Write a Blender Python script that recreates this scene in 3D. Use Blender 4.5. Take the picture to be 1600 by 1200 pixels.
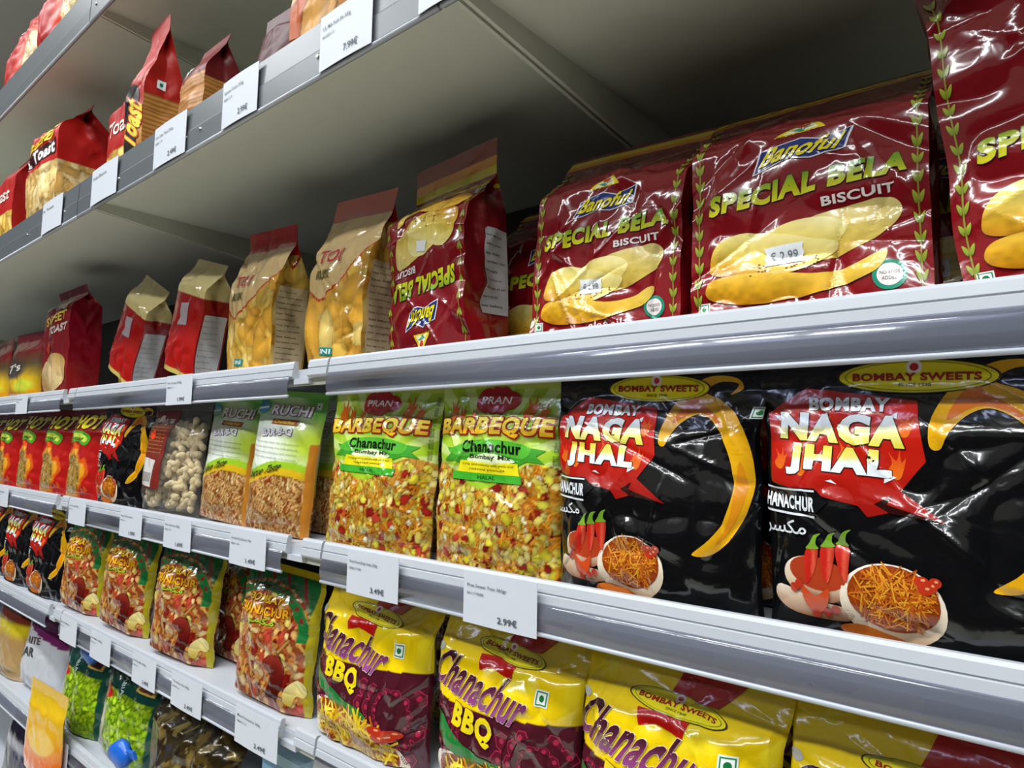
import bpy, math, random
import numpy as np
from mathutils import Vector, Matrix
from mathutils.geometry import tessellate_polygon

for o in list(bpy.data.objects):
    bpy.data.objects.remove(o, do_unlink=True)
scene = bpy.context.scene
COL = scene.collection
R = math.radians

# ------------------------------------------------------------------ camera
# X runs along the shelving (to the right), Y goes into the shelves, Z is up. Metres.
Z2 = 1.37                                   # top edge of the shelf front at eye level
def make_camera():
    yaw, pitch, roll = -0.7028, 0.0837, 0.0107
    f = Vector((math.sin(yaw)*math.cos(pitch), math.cos(yaw)*math.cos(pitch), math.sin(pitch)))
    r = Vector((math.cos(yaw), -math.sin(yaw), 0)); u = r.cross(f)
    c, s = math.cos(roll), math.sin(roll)
    r2 = c*r + s*u; u2 = -s*r + c*u
    m = Matrix((r2, u2, -f)).transposed().to_4x4()
    m.translation = (0.8017, -0.5546, Z2-0.1136)
    cd = bpy.data.cameras.new('camera'); cd.sensor_width = 36; cd.lens = 1063.0/1600*36
    cd.clip_start = 0.02
    cam = bpy.data.objects.new('camera', cd); COL.objects.link(cam); cam.matrix_world = m
    scene.camera = cam
make_camera()

# ------------------------------------------------------------------ world, light, exposure
w = bpy.data.worlds.new('shop_air'); scene.world = w; w.use_nodes = True
w.node_tree.nodes['Background'].inputs[0].default_value = (0.80, 0.86, 1.0, 1)
w.node_tree.nodes['Background'].inputs[1].default_value = 0.05
scene.view_settings.view_transform = 'Standard'
scene.view_settings.look = 'None'
scene.view_settings.exposure = 0.0
scene.view_settings.gamma = 1.0
scene.view_settings.use_curve_mapping = False
LAMP_POWER = 44.0
LAMPS = [(x, y) for y in (-1.5, -3.2) for x in (-2.9, -1.2, 0.5, 2.2)]  # the further row is added for softer, more frontal light on the lower shelves
CEIL_Z = 4.0
def area_light(x, y):
    ld = bpy.data.lights.new('tube_light', 'AREA'); ld.shape = 'RECTANGLE'; ld.size = 1.4; ld.size_y = 0.28
    ld.energy = LAMP_POWER; ld.color = (0.93, 0.97, 1.0)
    lo = bpy.data.objects.new('tube_light', ld); COL.objects.link(lo)
    lo.location = (x, y, CEIL_Z-0.075)
    return lo

# ------------------------------------------------------------------ colours and materials
def lin(v): return v/12.92 if v <= 0.04045 else ((v+0.055)/1.055)**2.4
_cc = {}
def c(h):
    if not isinstance(h, str): return np.asarray(h, dtype=float)
    if h not in _cc:
        s = h.lstrip('#'); _cc[h] = np.array([lin(int(s[i:i+2], 16)/255) for i in (0, 2, 4)])
    return _cc[h]

def new_mat(name):
    m = bpy.data.materials.new(name); m.use_nodes = True
    nt = m.node_tree; b = nt.nodes['Principled BSDF']
    return m, nt, b
def plain(name, col, rough=0.5, metal=0.0, spec=0.5, bump=0.0, bscale=80, var=0.0):
    m, nt, b = new_mat(name)
    b.inputs['Roughness'].default_value = rough; b.inputs['Metallic'].default_value = metal
    b.inputs['Specular IOR Level'].default_value = spec
    tc = nt.nodes.new('ShaderNodeTexCoord'); nz = nt.nodes.new('ShaderNodeTexNoise')
    nz.inputs['Scale'].default_value = bscale; nz.inputs['Detail'].default_value = 3
    nt.links.new(tc.outputs['Object'], nz.inputs['Vector'])
    cr = nt.nodes.new('ShaderNodeValToRGB'); cc = c(col)
    cr.color_ramp.elements[0].color = (*(cc*(1-var)), 1); cr.color_ramp.elements[1].color = (*np.minimum(cc*(1+var), 1), 1)
    nt.links.new(nz.outputs['Fac'], cr.inputs['Fac']); nt.links.new(cr.outputs['Color'], b.inputs['Base Color'])
    if bump:
        bp = nt.nodes.new('ShaderNodeBump'); bp.inputs['Strength'].default_value = bump; bp.inputs['Distance'].default_value = 0.002
        nt.links.new(nz.outputs['Fac'], bp.inputs['Height']); nt.links.new(bp.outputs['Normal'], b.inputs['Normal'])
    return m
def film(name, rough, coat, bump, scale=38, metal=0.0, spec=0.5):
    """printed plastic film: the print's colours sit on the mesh, the crinkle is a noise bump"""
    m, nt, b = new_mat(name)
    at = nt.nodes.new('ShaderNodeAttribute'); at.attribute_name = 'Print'
    nt.links.new(at.outputs['Color'], b.inputs['Base Color'])
    b.inputs['Roughness'].default_value = rough; b.inputs['Metallic'].default_value = metal
    b.inputs['Specular IOR Level'].default_value = spec
    b.inputs['Coat Weight'].default_value = coat; b.inputs['Coat Roughness'].default_value = 0.08
    tc = nt.nodes.new('ShaderNodeTexCoord'); nz = nt.nodes.new('ShaderNodeTexNoise')
    nz.inputs['Scale'].default_value = scale; nz.inputs['Detail'].default_value = 2.5; nz.inputs['Distortion'].default_value = 0.8
    nt.links.new(tc.outputs['Object'], nz.inputs['Vector'])
    bp = nt.nodes.new('ShaderNodeBump'); bp.inputs['Strength'].default_value = bump; bp.inputs['Distance'].default_value = 0.004
    nt.links.new(nz.outputs['Fac'], bp.inputs['Height'])
    nt.links.new(bp.outputs['Normal'], b.inputs['Normal']); nt.links.new(bp.outputs['Normal'], b.inputs['Coat Normal'])
    return m
def clear(name, tint, gloss=0.12, rough=0.08, haze=0.15):
    """thin clear plastic: mostly see-through, a little milky, with a glossy skin"""
    m = bpy.data.materials.new(name); m.use_nodes = True; nt = m.node_tree; nt.nodes.clear()
    out = nt.nodes.new('ShaderNodeOutputMaterial'); tr = nt.nodes.new('ShaderNodeBsdfTransparent')
    gl = nt.nodes.new('ShaderNodeBsdfGlossy'); df = nt.nodes.new('ShaderNodeBsdfDiffuse')
    lw = nt.nodes.new('ShaderNodeLayerWeight'); lw.inputs['Blend'].default_value = 0.5
    fr = nt.nodes.new('ShaderNodeMath'); fr.operation = 'POWER'; fr.inputs[1].default_value = 4.0; nt.links.new(lw.outputs['Facing'], fr.inputs[0])
    ad = nt.nodes.new('ShaderNodeMath'); ad.operation = 'MULTIPLY_ADD'; ad.inputs[1].default_value = 0.8; ad.inputs[2].default_value = gloss
    tr.inputs[0].default_value = (*c(tint), 1); df.inputs[0].default_value = (*c(tint), 1); gl.inputs['Roughness'].default_value = rough
    m1 = nt.nodes.new('ShaderNodeMixShader'); m1.inputs[0].default_value = haze
    m2 = nt.nodes.new('ShaderNodeMixShader')
    nt.links.new(tr.outputs[0], m1.inputs[1]); nt.links.new(df.outputs[0], m1.inputs[2])
    nt.links.new(fr.outputs[0], ad.inputs[0]); nt.links.new(ad.outputs[0], m2.inputs[0])
    nt.links.new(m1.outputs[0], m2.inputs[1]); nt.links.new(gl.outputs[0], m2.inputs[2])
    nt.links.new(m2.outputs[0], out.inputs[0])
    return m
M = dict(
    film=film('glossy_printed_film', 0.17, 0.6, 0.30),
    satin=film('satin_printed_film', 0.42, 0.0, 0.25, spec=0.25),
    foil=film('metallic_printed_film', 0.22, 0.3, 0.30, metal=0.25),
    ink=film('printing_ink', 0.19, 0.5, 0.30), dull=film('dull_printing_ink', 0.42, 0.0, 0.25, spec=0.25),
    white=plain('white_shelf_enamel', '#b9bdc4', 0.36, bump=0.02, var=0.02),
    steel=plain('grey_shelf_enamel', '#c9cabd', 0.45, bump=0.02, var=0.04, bscale=30),
    strip=plain('grey_price_strip_plastic', '#5c6064', 0.34, bump=0.02, var=0.03),
    dark=plain('dark_back_panel_enamel', '#2e2c2a', 0.6, var=0.05),
    paper=plain('white_tag_paper', '#c8ccd4', 0.55, var=0.01),
    clear=clear('clear_rail_plastic', '#c2c6d6', 0.08, 0.14, 0.20),
    wrap=clear('clear_bag_film', '#f2f0ea', 0.05, 0.10, 0.05),
    bead=plain('pale_rail_bead_plastic', '#b7bcc4', 0.22, bump=0.01),
    screw=plain('zinc_screw', '#9a9a98', 0.3, metal=0.9),
    goods=plain('dark_mixed_goods', '#4a3a30', 0.6, var=0.5, bscale=9),
    floor=plain('pale_floor_tile', '#ebe8d8', 0.35, var=0.04, bscale=4),
    ceil=plain('white_ceiling_paint', '#d8d8d4', 0.8, var=0.02, bscale=6),
    wall=plain('pale_wall_paint', '#6e685f', 0.8, var=0.1, bscale=5),
)
def emit_mat():
    m, nt, b = new_mat('lit_lamp_diffuser')
    b.inputs['Base Color'].default_value = (.9, .9, .9, 1)
    b.inputs['Emission Color'].default_value = (0.93, 0.97, 1.0, 1); b.inputs['Emission Strength'].default_value = 6.0
    return m
M['lamp'] = emit_mat()

# ------------------------------------------------------------------ mesh helpers
def mesh_obj(name, V, F, mat, parent=None, cols=None, smooth=False):
    V = np.asarray(V, dtype=np.float32).reshape(-1, 3)
    me = bpy.data.meshes.new(name)
    if isinstance(F, np.ndarray):
        n, k = F.shape
        me.vertices.add(len(V)); me.vertices.foreach_set('co', V.ravel())
        me.loops.add(n*k); me.loops.foreach_set('vertex_index', F.astype(np.int32).ravel())
        me.polygons.add(n); me.polygons.foreach_set('loop_start', np.arange(0, n*k, k, dtype=np.int32))
        me.update(calc_edges=True)
    else:
        me.from_pydata(V.tolist(), [], F); me.update()
    if cols is not None:
        a = me.color_attributes.new('Print', 'FLOAT_COLOR', 'POINT')
        cc = np.ones((len(V), 4), dtype=np.float32); cc[:, :3] = cols
        a.data.foreach_set('color', cc.ravel())
    if smooth: me.polygons.foreach_set('use_smooth', [True]*len(me.polygons))
    me.materials.append(mat)
    o = bpy.data.objects.new(name, me); COL.objects.link(o)
    if parent: o.parent = parent
    return o
BOXF = [(0,3,2,1),(4,5,6,7),(0,1,5,4),(1,2,6,5),(2,3,7,6),(3,0,4,7)]
def box(name, x0, x1, y0, y1, z0, z1, mat, parent=None):
    V = [(x0,y0,z0),(x1,y0,z0),(x1,y1,z0),(x0,y1,z0),(x0,y0,z1),(x1,y0,z1),(x1,y1,z1),(x0,y1,z1)]
    return mesh_obj(name, V, BOXF, mat, parent)
def prism_x(name, prof, x0, x1, mat, parent=None, smooth=False):
    """profile in (y, z), drawn out along x"""
    n = len(prof)
    V = [(x0, y, z) for y, z in prof] + [(x1, y, z) for y, z in prof]
    F = [(i, (i+1) % n, n+(i+1) % n, n+i) for i in range(n)] + [tuple(range(n-1, -1, -1)), tuple(range(n, 2*n))]
    return mesh_obj(name, V, F, mat, parent, smooth=smooth)
def tag(o, label, cat, group=None):
    o['label'] = label; o['category'] = cat
    if group: o['group'] = group
    return o
def empty(name, loc=(0,0,0)):
    e = bpy.data.objects.new(name, None); e.empty_display_size = 0.02; COL.objects.link(e); e.location = loc
    return e
def struct(o):
    o['kind'] = 'structure'; return o
def dup(root, label, group, loc, rot):
    r = root.copy(); COL.objects.link(r); r.location = loc; r.rotation_euler = rot
    r['label'] = label; r['group'] = group
    for ch in list(root.children):
        k = ch.copy(); COL.objects.link(k); k.parent = r
        for g in ch.children:
            q = g.copy(); COL.objects.link(q); q.parent = k
    return r

# ------------------------------------------------------------------ the shop around the shelving
struct(box('floor', -7, 4, -5.0, 1.2, -0.05, 0.0, M['floor']))
struct(box('ceiling', -7, 4, -5.0, 1.2, CEIL_Z, CEIL_Z+0.05, M['ceil']))
struct(box('wall_back', -7, 4, 1.15, 1.2, 0, CEIL_Z, M['wall']))
struct(box('wall_front', -7, 4, -5.0, -4.95, 0, CEIL_Z, M['wall']))
for i, (lx, ly) in enumerate(LAMPS):
    t = tag(empty('ceiling_lamp', (lx, ly, CEIL_Z)), 'long white ceiling lamp, %s along the row' % (('first','second','third','fourth')[i % 4]) + (' nearest to the shelves' if i < 4 else ' further from the shelves, added as fill'), 'lamp', 'ceiling lamps over the aisle')
    hs = box('housing', -0.75, 0.75, -0.16, 0.16, -0.06, 0, M['white'], t)
    box('diffuser', -0.71, 0.71, -0.145, 0.145, -0.07, -0.06, M['lamp'], hs)
    area_light(lx, ly)

# ------------------------------------------------------------------ shelves
SX = 0.0                      # seam between the near and the middle bay
LIP = {'s2': Z2, 's3': Z2-0.2528, 's4': Z2-0.5088, 's5': Z2-0.765, 's6': Z2-1.03}
BOARD = {k: v-0.012 for k, v in LIP.items()}
S1B, S0B = Z2+0.3044, Z2+0.6959          # lower edges of the two upper price strips
Y1 = -0.12                               # the upper shelves reach further out
BOARD['s1'] = S1B+0.058; BOARD['s0'] = S0B+0.058
DEPTH = 0.46
LIPPROF = [(0.006,0),(0.0005,0),(-0.0015,-0.003),(-0.0030,-0.0112),(-0.0018,-0.0120),(-0.0018,-0.0128),(-0.0036,-0.0136),(-0.0045,-0.0225),(-0.002,-0.0255),(0.006,-0.0255)]
def ring(cy, cz, r, n=8): return [(cy+r*math.cos(2*math.pi*i/n), cz+r*math.sin(2*math.pi*i/n)) for i in range(n)]
def low_shelf(x0, x1, z, label, notch):
    t = tag(empty('shelf', (0, 0, z)), label, 'shelf', 'white shelves with clear price rails')
    box('board', x0+0.002, x1-0.002, 0.006, DEPTH, -0.026, -0.012, M['white'], t)
    box('board_front', x0+0.002, x1-0.002, 0.0062, 0.010, -0.036, -0.0262, M['steel'], t)
    if notch:
        prism_x('front_lip', LIPPROF, x0+0.002, x1-0.088, M['white'], t)
        prism_x('front_lip', LIPPROF, x1-0.05, x1-0.003, M['white'], t)
        box('lip_bridge', x1-0.088, x1-0.05, -0.001, 0.006, -0.034, -0.026, M['white'], t)
        rx = x1-0.094
    else:
        prism_x('front_lip', LIPPROF, x0+0.002, x1-0.003, M['white'], t); rx = x1-0.004
    ts = np.linspace(0, 1, 7); cl = [(-0.0047-0.0017*q-0.0030*math.sin(math.pi*q), -0.0215-0.029*q) for q in ts]
    cl += [(y+0.0010, zz) for y, zz in reversed(cl)]
    pr_ = prism_x('price_rail', cl, x0+0.003, rx, M['clear'], t, smooth=True)
    prism_x('rail_bead', ring(-0.0059, -0.0515, 0.0024), x0+0.003, rx, M['bead'], pr_, smooth=True)
    for xx in (x0+0.006, x1-0.010):                       # bracket under each end
        V = [(xx,0.03,-0.026),(xx,DEPTH,-0.026),(xx,DEPTH,-0.044),(xx,0.03,-0.036)]
        V += [(x+0.003,y,zz) for x,y,zz in V]
        mesh_obj('bracket', V, [(3,2,1,0),(4,5,6,7),(0,1,5,4),(1,2,6,5),(2,3,7,6),(3,0,4,7)], M['steel'], t)
    return t
for k, nm in (('s2','maroon biscuit bags'),('s3','black snack bags'),('s4','yellow snack bags')):
    low_shelf(0.0, 1.0, LIP[k], 'white shelf of the near bay carrying the %s' % nm, False)
for k, nm in (('s2','toast and rusk bags'),('s3','peanut and noodle snack bags'),('s4','green and red snack mix bags'),('s5','lime green pea bags'),('s6','dark bags near the floor')):
    low_shelf(-1.0, 0.0, LIP[k], 'white shelf of the middle bay carrying the %s' % nm, True)
for k, nm in (('s2','second one down'),('s3','third one down'),('s4','fourth one down'),('s5','fifth one down'),('s6','the lowest, in shade')):
    low_shelf(-3.2, -1.0, LIP[k], 'white shelf at the far end of the aisle, %s' % nm, True)
UX = [-3.2, -0.664, 0.338, 1.338]
def high_shelf(x0, x1, zb, label, screws, sh=0.0706):
    t = tag(empty('shelf', (0, Y1, zb)), label, 'shelf', 'grey upper shelves')
    D = DEPTH-Y1
    box('board', x0+0.001, x1-0.001, 0.004, D, 0.040, 0.058, M['steel'], t)
    box('board_front', x0+0.001, x1-0.001, 0.004, 0.008, 0.010, 0.0398, M['steel'], t)
    prism_x('price_strip', [(0.003,sh),(-0.001,sh),(-0.0026,0.036),(-0.0034,0.034),(-0.0034,0.006),(0.003,0.003)], x0+0.002, x1-0.002, M['strip'], t)
    prism_x('strip_bead', ring(-0.0022, 0.0028, 0.0028), x0+0.002, x1-0.002, M['bead'], t, smooth=True)
    for xx in (x0+0.002, x1-0.007):
        V = [(xx,0.010,0.040),(xx,D,0.040),(xx,D,-0.035),(xx,0.010,0.026)]
        V += [(x+0.005,y,zz) for x,y,zz in V]
        mesh_obj('bracket', V, [(3,2,1,0),(4,5,6,7),(0,1,5,4),(1,2,6,5),(2,3,7,6),(3,0,4,7)], M['steel'], t)
    for sx in screws:
        n = 12; V = [(sx+0.0036*math.cos(q), -0.0035, 0.027+0.0036*math.sin(q)) for q in np.linspace(0, 2*math.pi, n, False)]
        V += [(sx+0.0022*math.cos(q), -0.0056, 0.027+0.0022*math.sin(q)) for q in np.linspace(0, 2*math.pi, n, False)]
        F = [(i, (i+1) % n, n+(i+1) % n, n+i) for i in range(n)] + [tuple(range(n, 2*n))]
        mesh_obj('screw', V, F, M['screw'], t, smooth=False)
    return t
high_shelf(UX[2], UX[3], S1B, 'grey upper shelf above the maroon biscuit bags', (0.37,))
high_shelf(UX[1], UX[2], S1B, 'grey upper shelf under the tall red and copper striped bags', (0.135, -0.16, -0.205, -0.46))
high_shelf(UX[0], UX[1], S1B, 'grey upper shelf at the far end under the red toast bag', (-0.735, -0.98))
high_shelf(UX[1], UX[2], S0B, 'topmost grey shelf, its near length', (-0.63,), 0.088)
high_shelf(UX[0], UX[1], S0B, 'topmost grey shelf at the far end carrying orange red bags', (), 0.088)
g = tag(empty('shelving_frame', (0, 0, 0)), 'dark back panel and steel uprights behind all the shelves', 'shelving')
for i, (a, b) in enumerate(((-4,-3),(-3,-2),(-2,-1),(-1,0),(0,1))):
    box('back_panel', a+0.003, b-0.003, DEPTH+0.012, DEPTH+0.02, 0.06, 2.75, M['dark'], g)
    box('plinth', a+0.003, b-0.003, 0.01, 0.03, 0.0, 0.14, M['steel'], g)
for x in (-4,-3,-2,-1,0,1):
    box('upright', x-0.015, x+0.015, DEPTH+0.021, DEPTH+0.06, 0, 2.8, M['steel'], g)
# unseen shelving across the aisle, added for dark shelf depths and dark reflections
g = tag(empty('opposite_shelving', (0, -1.5, 0)), 'unseen dark shelving added on the far side of the aisle behind the camera', 'shelving')
box('back_panel', -4, 3, -0.52, -0.50, 0.0, 1.6, M['dark'], g)
box('plinth', -4, 3, -0.499, -0.02, 0.0, 0.14, M['dark'], g)
for k in range(4): box('shelf_board', -4, 3, -0.499, 0.0, 0.42+0.36*k, 0.44+0.36*k, M['goods'], g)
for k in range(4): box('goods_row', -4, 3, -0.45, -0.06, 0.441+0.36*k-0.36, 0.66+0.36*k-0.36, M['goods'], g)

# ------------------------------------------------------------------ 2D art: text, polygons, random food
_tc = {}
def text2d(s, grow=0.018, base=None):
    """filled outline of a line of text as 2D triangles, scaled so that the text at its base weight fills the unit square"""
    base = grow if base is None else base
    key = (s, round(grow, 4), round(base, 4))
    if key in _tc: return _tc[key]
    def tri(off):
        cu = bpy.data.curves.new('lettering_curve', 'FONT'); cu.body = s; cu.size = 1.0; cu.offset = off; cu.resolution_u = 3
        cu.space_character = 1+max(0, base-.012)*3.2
        ob = bpy.data.objects.new('lettering_curve', cu); COL.objects.link(ob)
        bpy.context.view_layer.update()
        me = ob.to_mesh(); me.calc_loop_triangles()
        V = np.array([v.co[:2] for v in me.vertices]).reshape(-1, 2)
        T = np.array([t.vertices[:] for t in me.loop_triangles], dtype=int).reshape(-1, 3)
        ob.to_mesh_clear(); bpy.data.objects.remove(ob); bpy.data.curves.remove(cu)
        return V, T
    V, T = tri(grow)
    k0 = (s, 'box', round(base, 4))
    if k0 not in _tc:
        B = V if grow == base else tri(base)[0]
        _tc[k0] = (B.min(0), B.max(0)) if len(B) else (np.zeros(2), np.ones(2))
    lo, hi = _tc[k0]
    _tc[key] = ((V-lo)/np.maximum(hi-lo, 1e-6), T)
    return _tc[key]
def poly2d(pts):
    t = tessellate_polygon([[Vector((p[0], p[1], 0)) for p in pts]])
    return np.array(pts, dtype=float), np.array(t, dtype=int).reshape(-1, 3)
def spline(pts, n=5):
    P = np.array(pts, dtype=float); m = len(P); out = []
    for i in range(m):
        a, b, d, e = P[i-1], P[i], P[(i+1) % m], P[(i+2) % m]
        for t in np.arange(n)/n:
            out.append(0.5*((2*b)+(-a+d)*t+(2*a-5*b+4*d-e)*t*t+(-a+3*b-3*d+e)*t**3))
    return out
def oval(cu, cv, ru, rv, n=28, rot=0, k=1.0):
    a = np.linspace(0, 2*math.pi, n, False); ca, sa = math.cos(rot), math.sin(rot)
    x = ru*np.sign(np.cos(a))*abs(np.cos(a))**k; y = rv*np.sign(np.sin(a))*abs(np.sin(a))**k
    return list(zip(cu+x*ca-y*sa, cv+x*sa+y*ca))
def refine(V, T, L):
    """split triangles until no edge is longer than L (metric per axis already applied)"""
    V = np.asarray(V, float)
    for _ in range(14):
        P = V[T]; e = np.stack([np.hypot(*(P[:, (i+1) % 3]-P[:, i]).T) for i in range(3)], 1)
        k = e.argmax(1); bad = e.max(1) > L
        if not bad.any(): break
        keep = T[~bad]; B = T[bad]; kb = k[bad]; ar = np.arange(len(B))
        a, b, d = B[ar, kb], B[ar, (kb+1) % 3], B[ar, (kb+2) % 3]
        ed = np.sort(np.stack([a, b], 1), 1); uq, inv = np.unique(ed, axis=0, return_inverse=True); inv = inv.ravel()
        mid = len(V)+inv; V = np.concatenate([V, (V[uq[:, 0]]+V[uq[:, 1]])/2])
        T = np.concatenate([keep, np.stack([a, mid, d], 1), np.stack([mid, b, d], 1)])
    return V, T
def noise2(x, y, seed):
    r = np.random.RandomState(seed).rand(64, 64)
    xi = np.floor(x).astype(int); yi = np.floor(y).astype(int); fx = x-xi; fy = y-yi
    fx = fx*fx*(3-2*fx); fy = fy*fy*(3-2*fy)
    g = lambda i, j: r[i % 64, j % 64]
    return (g(xi, yi)*(1-fx)+g(xi+1, yi)*fx)*(1-fy)+(g(xi, yi+1)*(1-fx)+g(xi+1, yi+1)*fx)*fy
def sm(a, b, x):
    t = np.clip((x-a)/(b-a), 0, 1); return t*t*(3-2*t)

class Canvas:
    """print colours on a grid of film; U, V in 0..1, wm and hm the size in metres"""
    def __init__(s, U, V, wm, hm):
        s.u, s.v, s.wm, s.hm = U, V, wm, hm
        s.U, s.V = np.meshgrid(U, V); s.C = np.zeros(s.U.shape+(3,))
    def fill(s, col): s.C[:] = c(col); return s
    def vgrad(s, stops):
        vs = [q[0] for q in stops]; cs = np.array([c(q[1]) for q in stops])
        for k in range(3): s.C[..., k] = np.interp(s.V, vs, cs[:, k])
    def put(s, mask, col, soft=1.0): 
        m = (mask.astype(float) if mask.dtype == bool else mask)[..., None]*soft
        s.C = s.C*(1-m)+c(col)*m
    def rect(s, u0, v0, u1, v1, col): s.put((s.U >= u0) & (s.U <= u1) & (s.V >= v0) & (s.V <= v1), col)
    def ellipse(s, cu, cv, ru, rv, col, soft=0.08):
        d = np.sqrt(((s.U-cu)/ru)**2+((s.V-cv)/rv)**2); s.put(1-sm(1-soft, 1+soft, d), col)
    def poly(s, pts, col):
        m = np.zeros(s.U.shape, bool); n = len(pts)
        for i in range(n):
            x0, y0 = pts[i]; x1, y1 = pts[(i+1) % n]
            if y0 == y1: continue
            m ^= ((y0 > s.V) != (y1 > s.V)) & (s.U < (x1-x0)*(s.V-y0)/(y1-y0)+x0)
        s.put(m, col)
    def mix(s, mask, bg, kinds, n, seed, rim=0.62):
        """a printed photograph of loose snack pieces: sticks, ovals, curls"""
        rng = random.Random(seed); L = np.empty_like(s.C); L[:] = c(bg)
        if not mask.any(): return
        us = s.U[mask]; vs = s.V[mask]; ub, vb = (us.min(), us.max()), (vs.min(), vs.max())
        wts = [k[-1] for k in kinds]
        for i in range(n):
            kd, col, l0, w0, _ = rng.choices(kinds, wts)[0]
            col = c(rng.choice(col) if isinstance(col, (list, tuple)) else col)*rng.uniform(0.75, 1.2)
            cu, cv = rng.uniform(*ub), rng.uniform(*vb); a = rng.uniform(0, math.pi)
            l = l0*rng.uniform(0.7, 1.3); wd = w0*rng.uniform(0.8, 1.2); rad = max(l, wd)*1.1
            ci = np.where(abs(s.u-cu)*s.wm < rad)[0]; ri = np.where(abs(s.v-cv)*s.hm < rad)[0]
            if not len(ci) or not len(ri): continue
            sl = (slice(ri[0], ri[-1]+1), slice(ci[0], ci[-1]+1))
            dx = (s.U[sl]-cu)*s.wm; dy = (s.V[sl]-cv)*s.hm
            x = dx*math.cos(a)+dy*math.sin(a); y = -dx*math.sin(a)+dy*math.cos(a)
            if kd == 'stick': d = np.maximum(abs(x)/l, abs(y)/wd)
            elif kd == 'curl':
                r = np.hypot(x, y); d = abs(r-l*0.7)/wd+np.where(np.arctan2(y, x) > 1.2, 9, 0)
            else: d = np.sqrt((x/l)**2+(y/wd)**2)
            lit = 0.72+0.38*np.clip(1-d, 0, 1)+0.12*np.clip(y/wd, -1, 1)
            m = (d < 1)[..., None]; edge = ((d >= 1) & (d < 1.22))[..., None]
            T = L[sl]; T = np.where(edge, T*rim, T); L[sl] = np.where(m, np.minimum(col*lit[..., None], 1), T)
        m = mask[..., None]; s.C = np.where(m, L, s.C)

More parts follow.
